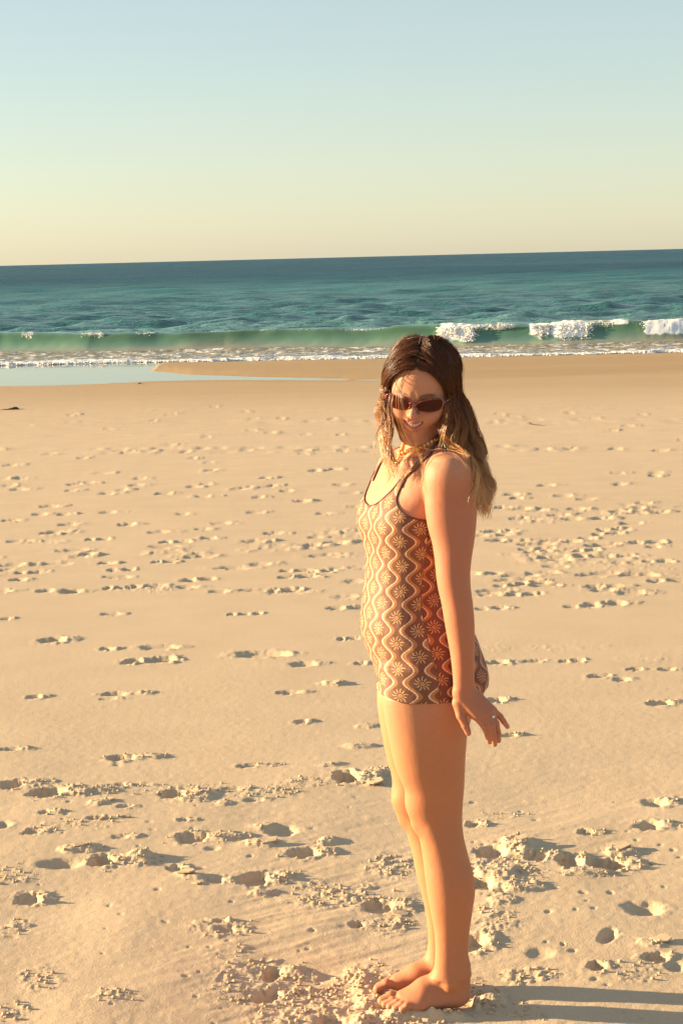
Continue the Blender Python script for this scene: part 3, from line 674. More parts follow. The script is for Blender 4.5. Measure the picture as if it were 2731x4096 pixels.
# far arm hangs on the other side of the body
chain(arm_f, [SHF, P(1610, 2010, .178), P(1650, 2310, .200), P(1680, 2400, .200), P(1700, 2720, .195)], (.052, .046, .038, .038, .024), .02)
hw = P(1700, 2740, .195)
chain(arm_f, [hw, hw + [.004, 0, -.05], hw + [.0, 0, -.085]], (.024, .030, .024), .012)
for i in range(4):
    b0 = hw + np.array([-.027 + .018 * i, 0, -.085]); chain(arm_f, [b0, b0 + [-.002, -.004, -.045], b0 + [-.004, -.016, -.082 + .006 * abs(i - 1)]], (.009, .008, .006), .004)
chain(arm_f, [hw + [-.022, -.01, -.03], hw + [-.042, -.014, -.07], hw + [-.046, -.016, -.10]], (.013, .0095, .0075), .006)
body_f = smin(body_f, arm_f, .016); del arm_f
NECK.add(body_f, .03, 2.0)
# ---- head, in its own frame (L to her left, Fw forward, U up)
PSI, HP, HR = R(15), R(19), R(6.5)
f0 = np.array([-math.sin(PSI), -math.cos(PSI), 0]); u0 = np.array([0, 0, 1.0]); l0 = np.cross(u0, f0)
hf = f0 * math.cos(HP) - u0 * math.sin(HP); hu = u0 * math.cos(HP) + f0 * math.sin(HP)
hu, hl = hu * math.cos(HR) + l0 * math.sin(HR), l0 * math.cos(HR) - hu * math.sin(HR)
HO = P(1657, 1601, -.112) - .088 * hf - .016 * hu
def hw_(L, Fw, U): return HO + L * hl + Fw * hf + U * hu
def to_head(p): q = np.asarray(p) - HO; return np.stack([q @ hl, q @ hf, q @ hu], -1)
bx = box(HO - .19, HO + .19); X, Y, Z = coords(bx)
X, Y, Z = X - HO[0], Y - HO[1], Z - HO[2]
hL = (X * hl[0] + Y * hl[1] + Z * hl[2]); hF = (X * hf[0] + Y * hf[1] + Z * hf[2]); hU = (X * hu[0] + Y * hu[1] + Z * hu[2])
aL = np.abs(hL)
E = lambda c, r: ell_dist(hL, hF, hU, c, r)
E2 = lambda c, r: ell_dist(aL, hF, hU, c, r)
C2 = lambda a, b, ra, rb: rc_dist(aL, hF, hU, np.array(a, float), np.array(b, float), ra, rb)
C1 = lambda a, b, ra, rb: rc_dist(hL, hF, hU, np.array(a, float), np.array(b, float), ra, rb)
d = E((0, -.012, .036), (.072, .096, .087))
d = smin(d, E((0, .030, .032), (.061, .058, .066)), .025)
d = smin(d, E((0, .036, -.030), (.056, .054, .060)), .025)
d = smin(d, E2((.047, .050, -.014), (.022, .028, .024)), .022)
d = smin(d, C2((.053, -.004, -.042), (.022, .068, -.087), .020, .016), .03)
d = smin(d, E((0, .076, -.092), (.020, .016, .014)), .025)
d = smin(d, E((0, .074, -.048), (.030, .023, .030)), .02)
d = smin(d, E2((.035, .070, -.028), (.019, .019, .017)), .016)                       # smiling cheeks
d = smin(d, C2((.010, .086, .026), (.044, .066, .027), .007, .007), .016)              # brow
d = smax(d, -E2((.032, .100, .009), (.019, .020, .012)), .012)                        # sockets
d = smin(d, E2((.031, .073, .008), (.0135, .0135, .0125)), .004)                      # eyelids
d = smin(d, C1((0, .085, .016), (0, .108, -.012), .0070, .0082), .010)                # nose
d = smin(d, E((0, .1085, -.0150), (.0084, .0090, .0082)), .006)
d = smin(d, E2((.0098, .0985, -.0180), (.0060, .0100, .0068)), .005)
d = smax(d, -E2((.0055, .1035, -.0235), (.0030, .0048, .0032)), .003)                 # nostrils
lip = lambda t, k: np.array([.0275 * t, .0985 - .023 * t * t, {0: -.0385 + .0090 * t * t, 1: -.0530 + .0220 * t * t, 2: -.0450 + .0145 * t * t}[k]])
ts = np.linspace(-1, 1, 9)
cut = None
for i in range(8):
    t0, t1 = ts[i], ts[i + 1]
    r0 = lambda t: .0046 * (1 - .82 * t * t)
    e_ = C1(lip(t0, 2) + [0, .004, 0], lip(t1, 2) + [0, .004, 0], r0(t0), r0(t1)); cut = e_ if cut is None else smin(cut, e_, .002)
for kk, rr0 in ((0, .0042), (1, .0056)):
    for i in range(8):
        t0, t1 = ts[i], ts[i + 1]
        d = smin(d, C1(lip(t0, kk), lip(t1, kk), rr0 * (1 - .55 * t0 * t0), rr0 * (1 - .55 * t1 * t1)), .0045)
d = smax(d, -cut, .0025)
d = smax(d, -C2((.0285, .0815, -.030), (.031, .079, -.026), .0022, .0015), .006)        # mouth corners
d = smin(d, E2((.074, -.006, -.002), (.007, .017, .028)), .008)                       # ears
body_f[bx] = smin(body_f[bx], d.astype(np.float32), .022)
head_bx = bx
print('field', body_f.shape, time.time() - T0)

def sample(fd, p):
    p = np.asarray(p, float)
    ix = np.clip((p[..., 0] - gx[0]) / DX, 0, NX - 1.001); iy = np.clip((p[..., 1] - gy[0]) / DX, 0, NY - 1.001); iz = np.clip(np.interp(p[..., 2], gz, np.arange(NZ)), 0, NZ - 1.001)
    i, j, k = ix.astype(int), iy.astype(int), iz.astype(int); a, b, c = ix - i, iy - j, iz - k; v = 0
    for di in (0, 1):
        for dj in (0, 1):
            for dk in (0, 1): v = v + fd[i + di, j + dj, k + dk] * (a if di else 1 - a) * (b if dj else 1 - b) * (c if dk else 1 - c)
    return v
def grad(fd, p, h=.004):
    g = np.stack([sample(fd, p + np.eye(3)[i] * h) - sample(fd, p - np.eye(3)[i] * h) for i in range(3)], -1)
    return g / (np.linalg.norm(g, axis=-1, keepdims=True) + 1e-9)
def hit(fd, px, py, off=0.0):
    d_ = ray(px, py); t = 3.6
    while t < 5.2:
        v = float(sample(fd, CAM + d_ * t)) - off
        if v < .0004: break
        t += max(v * .6, .0008)
    return CAM + d_ * t
def surface_nets(fd, b, skip=None):
    f_ = fd[b]; X, Y, Z = gx[b[0]], gy[b[1]], gz[b[2]]; nx, ny, nz = f_.shape
    s_ = f_ < 0
    cnt = np.zeros((nx - 1, ny - 1, nz - 1), np.uint8)
    for di in (0, 1):
        for dj in (0, 1):
            for dk in (0, 1): cnt += s_[di:nx - 1 + di, dj:ny - 1 + dj, dk:nz - 1 + dk]
    I, J, K = np.nonzero((cnt > 0) & (cnt < 8))
    vid = np.full(cnt.shape, -1, np.int32); vid[I, J, K] = np.arange(len(I))
    acc = np.zeros((len(I), 3)); num = np.zeros(len(I))
    for ax in range(3):
        for o1 in (0, 1):
            for o2 in (0, 1):
                o = [0, 0, 0]; oth = [a for a in range(3) if a != ax]; o[oth[0]] = o1; o[oth[1]] = o2
                e_ = list(o); e_[ax] = 1
                va = f_[I + o[0], J + o[1], K + o[2]].astype(float); vb = f_[I + e_[0], J + e_[1], K + e_[2]].astype(float)
                on = (va < 0) != (vb < 0); t = np.where(on, va / np.where(on, va - vb, 1), 0)
                pa = np.stack([X[I + o[0]], Y[J + o[1]], Z[K + o[2]]], 1).astype(float); pb = np.stack([X[I + e_[0]], Y[J + e_[1]], Z[K + e_[2]]], 1)
                acc += np.where(on[:, None], pa + (pb - pa) * t[:, None], 0); num += on
    V = acc / num[:, None]
    faces = []
    for ax in range(3):
        sl = lambda a, o: tuple(slice(1, -1) if q != ax else (slice(0, -1) if o == 0 else slice(1, None)) for q in range(3))
        a_ = s_[sl(ax, 0)]; b_ = s_[sl(ax, 1)]
        ii = np.stack(np.nonzero(a_ != b_), 1)
        if not len(ii): continue
        flip = a_[tuple(ii.T)]
        oth = [q for q in range(3) if q != ax]; base = ii.copy(); base[:, oth[0]] += 1; base[:, oth[1]] += 1
        def cell(o1, o2):
            c_ = base.copy(); c_[:, oth[0]] += o1 - 1; c_[:, oth[1]] += o2 - 1; return vid[tuple(c_.T)]
        q = np.stack([cell(0, 0), cell(1, 0), cell(1, 1), cell(0, 1)], 1)
        if ax == 1: flip = ~flip
        q[~flip] = q[~flip][:, ::-1]
        faces.append(q)
    Fq = np.concatenate(faces)
    return V, Fq[(Fq >= 0).all(1)]
def relax(V, Fq, n, lam=.5, pin=None):
    e_ = np.concatenate([Fq[:, [0, 1]], Fq[:, [1, 2]], Fq[:, [2, 3]], Fq[:, [3, 0]]])
    a_ = np.concatenate([e_[:, 0], e_[:, 1]]); b_ = np.concatenate([e_[:, 1], e_[:, 0]])
    deg = np.bincount(a_, minlength=len(V))[:, None]
    for i in range(n):
        av = np.stack([np.bincount(a_, V[b_, j], minlength=len(V)) for j in range(3)], 1) / np.maximum(deg, 1)
        l_ = lam if i % 2 == 0 else -lam * .92                    # keeps volume
        V = V + l_ * (av - V) * (1 if pin is None else pin)
    return V
FULL = (slice(0, NX), slice(0, NY), slice(0, NZ))
BV, BF = surface_nets(body_f, FULL)
BV = relax(BV, BF, 6)
print('body verts', len(BV), time.time() - T0)

# ---- swimsuit: a second skin over trunk and upper thighs, cut along its neckline, armholes and hems
RZ = lambda z: np.interp(z, [TORSO.z0, P(1650, 2640, 0)[2], P(1650, 2302, 0)[2], P(1650, 2080, 0)[2]], [.140, .140, .112, .128])
def suit_sz(p):
    z = np.clip(p[..., 2], TORSO.z0, TORSO.z1); fw, lt, A, B = TORSO.local(p[..., 0], p[..., 1], z)
    return np.arctan2(lt, fw), p[..., 2]
def sz_of(px, py):
    p = hit(torso_f, px, py); a, z = suit_sz(p); return float(a), float(z)
a_c = sz_of(1478, 2024)[0]
neckl = [sz_of(*q) for q in [(1487, 2023), (1510, 2014), (1541, 1988), (1578, 1951), (1602, 1918)]]
armh = [sz_of(*q) for q in [(1620, 1922), (1598, 1963), (1586, 1996), (1593, 2030), (1624, 2060), (1665, 2076), (1698, 2081)]]
zc = neckl[0][1]; a_side = armh[-1]
half = [(0.0, zc - .002)] + [(max(a - a_c, .05 * i), z) for i, (a, z) in enumerate(neckl)] + [(a - a_c, z) for a, z in armh] + [(1.9, a_side[1] - .004), (2.6, a_side[1] - .02), (math.pi + .05, a_side[1] - .03)]
half = [(a * .128, z) for a, z in half]
poly = [(-s_, z) for s_, z in half[::-1]][:-1] + half + [(math.pi * .128 + .02, .5), (-math.pi * .128 - .02, .5)]
poly = np.array(poly)
def poly_sd(pt, pg):
    d2 = np.full(len(pt), 1e9); ins = np.zeros(len(pt), bool); n = len(pg)
    for i in range(n):
        a, b = pg[i], pg[(i + 1) % n]; e_ = b - a; w = pt - a
        t = np.clip((w @ e_) / (e_ @ e_ + 1e-12), 0, 1); q = w - t[:, None] * e_; d2 = np.minimum(d2, (q * q).sum(1))
        c1 = (pt[:, 1] >= a[1]) != (pt[:, 1] >= b[1])
        xi = a[0] + (pt[:, 1] - a[1]) / np.where(c1, e_[1] if abs(e_[1]) > 1e-12 else 1e-12, 1) * e_[0]
        ins ^= c1 & (pt[:, 0] < xi)
    return np.where(ins, -1, 1) * np.sqrt(d2)
hemN, hemF = P(1650, 2797, -.12)[2], P(1530, 2752, .06)[2]
sb = box((gx[0], gy[0], hemN - .03), (gx[-1], gy[-1], P(1650, 1880, 0)[2]))
sf = torso_f[sb].copy()
ii = np.stack(np.nonzero(np.abs(sf) < .016), 1)
pp = np.stack([gx[sb[0]][ii[:, 0]], gy[sb[1]][ii[:, 1]], gz[sb[2]][ii[:, 2]]], 1).astype(float)
ang_, z_ = suit_sz(pp)
wrapa = lambda a: (a - a_c + math.pi) % (2 * math.pi) - math.pi
cut_ = poly_sd(np.stack([wrapa(ang_) * .128, z_], 1), poly)
crease = P(1515, 2700, 0)[2]
side_n = sstep(-.012, .012, -(pp[:, 1] + .002))                     # near leg or far leg
hem = hemF * (1 - side_n) + (hemN + .012 * sstep(.30, .34, pp[:, 0]) + .010 * sstep(.14, .09, pp[:, 0])) * side_n
cut_ = np.maximum(cut_, hem - pp[:, 2])
off_ = .0026 + .0018 * sstep(.05, 0, pp[:, 2] - hem) + .0018 * fbm(ang_ * 5 + z_ * 14, z_ * 34 - ang_ * 3, 3, 501)
val = sf[tuple(ii.T)] - off_
val = smax(val, cut_, .002)
sf[:] = np.where(sf < 0, -BIG, BIG)
deepi = np.abs(torso_f[sb]) >= .016
zz = gz[sb[2]][None, None, :]
sf = np.where(deepi & (torso_f[sb] < 0) & (zz > hemN) & (zz < a_side[1] - .03), -BIG, BIG).astype(np.float32)
sf[tuple(ii.T)] = val
suit_full = new_field(); suit_full[sb] = sf
SV, SFq = surface_nets(suit_full, sb); del suit_full
SV = relax(SV, SFq, 4)
# keep the outer layer only: faces whose vertices sit at or above the skin
ds = sample(torso_f, SV)
keep = (ds[SFq] > .0005).all(1)
SFq = SFq[keep]; used = np.unique(SFq); mp = np.full(len(SV), -1, np.int32); mp[used] = np.arange(len(used)); SV = SV[used]; SFq = mp[SFq]
# tuck the skin a little under the cloth
ba, bz = suit_sz(BV); inn = poly_sd(np.stack([wrapa(ba) * .128, bz], 1), poly)
side_b = -(BV[:, 1] + .002) > 0
inn = np.maximum(inn, np.where(side_b, hemN, hemF) - BV[:, 2]); under = (inn < -.004) & (np.abs(sample(torso_f, BV)) < .004)
BV = BV - grad(body_f, BV) * (.0018 * under)[:, None]

# ---- person assembled
def root(name, loc):
    o = bpy.data.objects.new(name, None); o.empty_display_size = .1; o.location = loc; COL.objects.link(o); return o
def attach(o, par, world=None):
    """par at a pure translation; o's mesh is in world coordinates"""
    w = Vector((0, 0, 0)); q = par
    while q is not None: w += q.location; q = q.parent
    o.parent = par; o.location = -w
    return o
skin = MatB('skin'); pos = skin.pos()
tint = skin.attr('tint').outputs['Color']
sn = skin.noise(pos, 110, 5, .65); sn2 = skin.noise(pos, 900, 2, .6)
sn3 = skin.noise(pos, 420, 2, .7)
sc_ = skin.mix((sn * .8 + sn3 * .9 - .60), tint, (.34, .125, .066)); 
mxn = skin.node('ShaderNodeMix', data_type='RGBA'); mxn.inputs[0].default_value = .42
skin.t.links.new(tint, mxn.inputs[6]); skin.t.links.new(sc_, mxn.inputs[7])
skin.set(Base_Color=mxn.outputs[2], Roughness=.58, Subsurface_Weight=.22, Subsurface_Radius=(1.0, .35, .18), Subsurface_Scale=.008, Specular_IOR_Level=.28)
skin.bump(sn2 * .12 + skin.noise(pos, 28, 4, .55) * 1.0, .0035, .5)
person = root('person', (0.21, 0.0, 0.0))
tag(person, 'barefoot woman in a brown sun-patterned swimsuit and dark glasses standing on the sand', 'person')
body = make_mesh('body', BV, BF, skin.m); attach(body, person)
tn = np.tile(np.array([.530, .245, .145]), (len(BV), 1))
legw = sstep(.95, .60, BV[:, 2])[:, None]; tn = tn * (1 - legw) + np.array([.480, .192, .094]) * legw      # tanned legs
armw = (sstep(.004, .016, sample(torso_f, BV)) * sstep(1.38, 1.30, BV[:, 2]) * (BV[:, 2] > .55))[:, None]; tn = tn * (1 - armw) + np.array([.460, .172, .096]) * armw
hl_ = to_head(BV)
def blend(w_, col_):
    global tn
    tn = tn * (1 - w_[:, None]) + np.array(col_) * w_[:, None]
t_ = np.clip(hl_[:, 0] / .0275, -1, 1)
lipmask = np.zeros(len(BV))
for kk, rr0 in ((0, .0062), (1, .0076)):
    U_l = np.where(kk == 0, -.0385 + .0090 * t_ ** 2, -.0530 + .0220 * t_ ** 2)
    F_l = .0985 - .023 * t_ * t_
    dd = np.sqrt((hl_[:, 2] - U_l) ** 2 + (hl_[:, 1] - F_l) ** 2 * .5 + (np.maximum(np.abs(hl_[:, 0]) - .0275, 0)) ** 2)
    lipmask = np.maximum(lipmask, sstep(rr0, rr0 * .55, dd))
blend(lipmask * .85, (.46, .13, .105))
inmouth = (np.abs(hl_[:, 0]) < .024) & (np.abs(hl_[:, 2] - (-.0455 + .0145 * t_ ** 2)) < .006) & (hl_[:, 1] < .0945 - .023 * t_ * t_) & (hl_[:, 1] > .06)
blend(inmouth * .9, (.12, .02, .02))
brow = sstep(.0052, .0025, np.abs(hl_[:, 2] - (.0275 + .004 * np.sin(np.clip((np.abs(hl_[:, 0]) - .012) / .036, 0, 1) * 3.0)))) * sstep(.010, .015, np.abs(hl_[:, 0])) * sstep(.050, .040, np.abs(hl_[:, 0])) * (hl_[:, 1] > .04)
blend(brow * .75, (.10, .050, .030))
chk = sstep(.030, .008, np.sqrt((np.abs(hl_[:, 0]) - .040) ** 2 + (hl_[:, 1] - .075) ** 2 + (hl_[:, 2] + .022) ** 2)); blend(chk * .35, (.58, .25, .17))
nos = sstep(.016, .006, np.sqrt(hl_[:, 0] ** 2 + (hl_[:, 1] - .112) ** 2 + (hl_[:, 2] + .016) ** 2)); blend(nos * .3, (.58, .25, .17))
tips = np.zeros(len(BV))
for pts, rad in fing: tips = np.maximum(tips, sstep(.030, .008, np.linalg.norm(BV - pts[3], axis=1)) * .6 + 0)
tips = np.maximum(tips, sstep(.055, .0, BV[:, 2]) * .55)
blend(np.clip(tips, 0, 1) * .7, (.56, .24, .16))
add_color(body, 'tint', np.clip(tn, 0, 1))
# tiny line of lettering-like marks on the forearm is too fine to read and stays a faint grey line
suit_m = MatB('swimsuit_print')
uvn = suit_m.node('ShaderNodeUVMap', uv_map='print'); sp = suit_m.node('ShaderNodeSeparateXYZ'); suit_m.t.links.new(uvn.outputs[0], sp.inputs[0])
u = S(suit_m.t, sp.outputs[0]); v = S(suit_m.t, sp.outputs[1])
W_, LAM, AMP = .0470, .0605, .0125
wv = (v * (2 * math.pi / LAM)).cosine() * AMP
ku = (u / W_).floor(); par = (ku * .5).fract() * 2.0             # 0 or 1
du = u - (ku + .5) * W_
vv = v / LAM - .5 + par * .5; dv = (vv - (vv + .5).floor()) * LAM
r = (du * du + dv * dv).sqrt(); th = dv.arctan2(du)
n11 = suit_m.node('ShaderNodeTexNoise'); 
ray_ = (th * 5.5 + (r * 420).sine() * .45).sine() .absolute()
long_ = ((th * 3.0 + 1.0).sine().absolute()) * .0055 + .0125
rayw = (r - .0066) * 22.0 + .52
rays = ray_.gt(rayw + .20) * r.gt(.0066) * r.lt(long_)
spir = ((th + r * 2100.0).sine().gt(-.35)) * r.lt(.0050)
sunm = rays.mx(spir)
def band(un, lo, hi): return un.gt(lo) * un.lt(hi)
def stripe(sgn, shift):
    q = (u - wv * sgn - shift + 2 * W_ * 50) / (2 * W_)
    return (q - (q + .5).floor()) * (2 * W_)
e1, e2 = stripe(1.0, 0.0), stripe(-1.0, W_)
orange = band(e1, .0, .0085).mx(band(e2, .0, .0085))
cream = band(e1, -.0038, .0010).mx(band(e2, -.0038, .0010))
dotv = ((v * (1 / .0042)).fract() - .5).absolute()
dots = band(e1, -.0026, -.0004).mx(band(e2, -.0026, -.0004)) * dotv.lt(.28)
col_ = suit_m.mix(orange, (.172, .066, .039), (.400, .158, .056))
col_ = suit_m.mix(cream, col_, (.500, .270, .135))
col_ = suit_m.mix(dots, col_, (.85, .74, .60))
col_ = suit_m.mix(sunm * (1.0 - orange), col_, (.560, .320, .145))
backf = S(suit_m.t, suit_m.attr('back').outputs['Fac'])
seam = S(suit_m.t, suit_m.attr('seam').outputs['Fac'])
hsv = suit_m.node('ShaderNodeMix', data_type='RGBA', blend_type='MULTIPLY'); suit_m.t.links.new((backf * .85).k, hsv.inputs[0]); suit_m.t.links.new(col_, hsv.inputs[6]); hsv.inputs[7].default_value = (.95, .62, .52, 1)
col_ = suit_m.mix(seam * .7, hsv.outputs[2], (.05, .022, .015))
suit_m.set(Base_Color=col_, Roughness=.62, Sheen_Weight=.15, Specular_IOR_Level=.3)
suit_m.bump(suit_m.noise(suit_m.pos(), 1500, 2), .0004, .4)
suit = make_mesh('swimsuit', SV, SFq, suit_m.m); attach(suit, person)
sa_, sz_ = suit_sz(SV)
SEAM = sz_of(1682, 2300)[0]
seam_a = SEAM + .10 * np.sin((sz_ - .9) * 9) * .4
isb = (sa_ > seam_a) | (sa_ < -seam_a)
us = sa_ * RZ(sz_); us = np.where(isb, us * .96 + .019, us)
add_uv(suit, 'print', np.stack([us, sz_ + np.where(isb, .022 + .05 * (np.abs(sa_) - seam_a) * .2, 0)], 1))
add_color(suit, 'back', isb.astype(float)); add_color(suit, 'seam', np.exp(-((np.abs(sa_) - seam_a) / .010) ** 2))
print('suit', len(SV), time.time() - T0)
# ---- straps
def on_skin(p, off):
    p = np.asarray(p, float)
    for _ in range(5): p = p - grad(body_f, p) * (sample(body_f, p) - off)[..., None]
    return p
def ribbon(name, pts, width, thick, mat, par, uvs=.3):
    pts = np.asarray(pts); n = len(pts); tn_ = np.gradient(pts, axis=0); tn_ /= np.linalg.norm(tn_, axis=1)[:, None]
    nr = grad(body_f, pts); sd_ = np.cross(tn_, nr); sd_ /= np.linalg.norm(sd_, axis=1)[:, None]
    w_ = np.asarray(width) * np.ones(n)
    ring = [pts - sd_ * w_[:, None] / 2, pts - sd_ * w_[:, None] / 4 + nr * thick, pts + sd_ * w_[:, None] / 4 + nr * thick, pts + sd_ * w_[:, None] / 2, pts - nr * .001]
    V = np.stack(ring, 1).reshape(-1, 3); fs = []
    for i in range(n - 1):
        for j in range(5): fs.append((i * 5 + j, i * 5 + (j + 1) % 5, (i + 1) * 5 + (j + 1) % 5, (i + 1) * 5 + j))
    o = make_mesh(name, V, np.array(fs), mat)
    L_ = np.concatenate([[0], np.cumsum(np.linalg.norm(np.diff(pts, axis=0), axis=1))])
    add_uv(o, 'print', np.stack([np.tile(np.array([-.5, -.25, .25, .5, 0]), n) * .015 + .0235, np.repeat(L_, 5) + uvs], 1))
    attach(o, par); return o
def resample(pts, n):
    pts = np.asarray(pts, float); t = np.concatenate([[0], np.cumsum(np.linalg.norm(np.diff(pts, axis=0), axis=1))]); q = np.linspace(0, t[-1], n)
    return np.stack([herm(q, t, pts[:, j]) for j in range(3)], 1)
st_near = [hit(body_f, *q) for q in [(1598, 1950), (1614, 1914), (1640, 1888), (1668, 1862), (1696, 1838), (1722, 1816)]]
fwn, ltn, _a, _b = TORSO.local(st_near[-1][0], st_near[-1][1], TORSO.z1)
back_pts = [tp(f_, .062, py) + np.array([0, 0, dz]) for f_, py, dz in ((-.01, 1838, .035), (-.05, 1838, .02), (-.085, 1880, 0), (-.10, 1950, 0), (-.105, 2020, 0), (-.105, 2085, 0))]
st_n = on_skin(resample(list(st_near) + back_pts, 60), .0036)
ribbon('strap', st_n, np.concatenate([np.linspace(.020, .014, 8), np.full(52, .014)]), .0016, suit_m.m, suit)
def mirror(p):
    z = np.clip(p[:, 2], TORSO.z0, TORSO.z1); fw, lt, A, B = TORSO.local(p[:, 0], p[:, 1], z); cx, cy, A, B, th = TORSO.at(z); lt = -lt
    return np.stack([cx - fw * np.cos(th) + lt * np.sin(th), cy - fw * np.sin(th) - lt * np.cos(th), p[:, 2]], 1)
ribbon('strap', on_skin(mirror(resample(list(st_near) + back_pts, 60)), .0036), np.concatenate([np.linspace(.020, .014, 8), np.full(52, .014)]), .0016, suit_m.m, suit, .7)
# dark binding along neckline and armholes
def surf_at(a, z):
    z_c = np.clip(z, TORSO.z0, TORSO.z1); cx, cy, A, B, th = TORSO.at(z_c)
    dx = -np.cos(a) * np.cos(th) + np.sin(a) * np.sin(th); dy = -np.cos(a) * np.sin(th) - np.sin(a) * np.cos(th)
    lo, hi = np.full(len(a), .02), np.full(len(a), .30)
    for _ in range(22):
        mid = (lo + hi) / 2; v = sample(torso_f, np.stack([cx + dx * mid, cy + dy * mid, z], 1)); lo = np.where(v < 0, mid, lo); hi = np.where(v < 0, hi, mid)
    return np.stack([cx + dx * lo, cy + dy * lo, z], 1)
trim_m = MatB('binding'); trim_m.set(Base_Color=(.085, .034, .022, 1), Roughness=.6)
hp = np.array(half); tip_i = int(np.argmax(hp[:, 1]))
def tube(name, pts, r_, mat, par, k=6):
    pts = np.asarray(pts); n = len(pts); T_ = np.gradient(pts, axis=0); T_ /= np.linalg.norm(T_, axis=1)[:, None] + 1e-9
    a_ = np.cross(T_, [.31, .2, .93]); a_ /= np.linalg.norm(a_, axis=1)[:, None] + 1e-9; b_ = np.cross(T_, a_); rr = np.asarray(r_) * np.ones(n)
    V = np.stack([pts + (a_ * math.cos(2 * math.pi * q / k) + b_ * math.sin(2 * math.pi * q / k)) * rr[:, None] for q in range(k)], 1).reshape(-1, 3)
    i = np.arange(n * k).reshape(n, k); j = np.roll(i, -1, 1); fs = np.stack([i[:-1], j[:-1], j[1:], i[1:]], -1).reshape(-1, 4)
    o = make_mesh(name, V, fs, mat); return attach(o, par) if par else o
for sgn in (1, -1):
    for seg in (hp[:tip_i + 1], hp[tip_i + 1:]):
        t_ = np.concatenate([[0], np.cumsum(np.linalg.norm(np.diff(seg, axis=0), axis=1))]); q = np.linspace(0, t_[-1], 90)
        sa2 = herm(q, t_, seg[:, 0]); sz2 = herm(q, t_, seg[:, 1])
        pt = surf_at(sgn * sa2 / .128 + a_c, sz2); pt = pt + grad(torso_f, pt) * .0022
        tube('binding', pt, .0018, trim_m.m, suit)
# ---- eyes, teeth
em = MatB('eye_white'); em.set(Base_Color=(.75, .70, .64, 1), Roughness=.15)
im_ = MatB('iris'); im_.set(Base_Color=(.06, .035, .02, 1), Roughness=.1)
import bmesh
def uvsphere(c, r, n=12, m_=16, scale=None, basis=None):
    th_ = np.linspace(0, math.pi, n); ph = np.linspace(0, 2 * math.pi, m_, endpoint=False)
    V = np.stack([np.outer(np.sin(th_), np.cos(ph)), np.outer(np.sin(th_), np.sin(ph)), np.outer(np.cos(th_), np.ones(m_))], -1).reshape(-1, 3) * r
    if scale is not None: V = V * np.asarray(scale)
    if basis is not None: V = V @ np.asarray(basis)
    i = np.arange(n * m_).reshape(n, m_); j = np.roll(i, -1, 1)
    return V + np.asarray(c), np.stack([i[:-1], i[1:], j[1:], j[:-1]], -1).reshape(-1, 4)
for sg in (-1, 1):
    V, Fq = uvsphere(hw_(sg * .031, .0735, .006), .0128); o = attach(make_mesh('eye', V, Fq, em.m), person)
    V, Fq = uvsphere(hw_(sg * .031, .0815, .0045), .0058); i_ = make_mesh('iris', V, Fq, im_.m); i_.parent = o
tm = MatB('tooth_enamel'); tm.set(Base_Color=(.66, .57, .45, 1), Roughness=.25, Subsurface_Weight=.2, Subsurface_Scale=.003)
tv, tf = [], []; n0 = 0
for i in range(8):
    t = (i - 3.5) / 3.5 * .74; wd_ = .0062 if abs(i - 3.5) < 1 else .0056
    c_ = hw_(.0275 * t, .0960 - .0225 * t * t, -.0428 + .0120 * t * t - (.0003 if i % 2 else 0))
    yaw_ = math.atan2(2 * .0225 * t, .0275)
    ax = hl * math.cos(yaw_) - hf * math.sin(yaw_); nx_ = hf * math.cos(yaw_) + hl * math.sin(yaw_)
    V, Fq = uvsphere((0, 0, 0), 1.0, 8, 12); V = np.sign(V) * np.abs(V) ** .6 * np.array([wd_ * .57, .0030, .0052]); V = V @ np.array([ax, nx_, hu]) + c_; tv.append(V); tf.append(Fq + n0); n0 += len(V)
o = make_mesh('teeth', np.concatenate(tv), np.concatenate(tf), tm.m); attach(o, person); tag(o, kind='stuff')

# ---- hair: locks of fine strands parted in the middle, dark at the root and fair at the ends
hr = np.random.default_rng(12)
SKC, SKR = np.array([0, -.012, .036]), np.array([.072, .096, .087])
def el_min(az):                                  # hairline elevation (rad) round the skull, az 0 = front
    return np.interp(np.abs(az), [0, .35, .75, 1.15, 1.5, 2.0, 3.2], [R(33), R(31), R(19), R(0), R(-12), R(-30), R(-34)])
def skull(az, el, off):
    n_ = np.stack([np.sin(az) * np.cos(el), np.cos(az) * np.cos(el), np.sin(el)], -1)
    return SKC + n_ * (SKR + np.asarray(off)[..., None])
RM = [(1560, 1772, 1850, -.085, .07), (1620, 1782, 1868, -.090, .07), (1690, 1786, 1890, -.10, .06), (1760, 1792, 1914, -.115, .05), (1830, 1822, 1936, -.135, .02), (1900, 1862, 1950, -.160, -.02), (1980, 1884, 1964, -.185, -.06), (2090, 1906, 1968, -.185, -.08)]
LM = [(1545, 1528, 1566, -.075, .03), (1640, 1512, 1550, -.075, .02), (1720, 1504, 1550, -.085, .0), (1800, 1500, 1560, -.115, -.03), (1870, 1503, 1576, -.145, -.05), (1950, 1508, 1560, -.15, -.06)]
ends_r = []; strands = []; scol = []; srad = []
def mass_point(M, py, ca, cb):
    ys = [m_[0] for m_ in M]; l = np.interp(py, ys, [m_[1] for m_ in M]); r_ = np.interp(py, ys, [m_[2] for m_ in M]); y0 = np.interp(py, ys, [m_[3] for m_ in M]); y1 = np.interp(py, ys, [m_[4] for m_ in M])
    return P(l + (r_ - l) * (ca + 1) / 2, py, y0 + (y1 - y0) * (cb + 1) / 2)
def spline(pts, n):
    pts = np.asarray(pts); t = np.concatenate([[0], np.cumsum(np.linalg.norm(np.diff(pts, axis=0), axis=1))]); q = np.linspace(0, t[-1], n)
    return np.stack([herm(q, t, pts[:, j]) for j in range(3)], 1), t[-1]
NP_ = 17
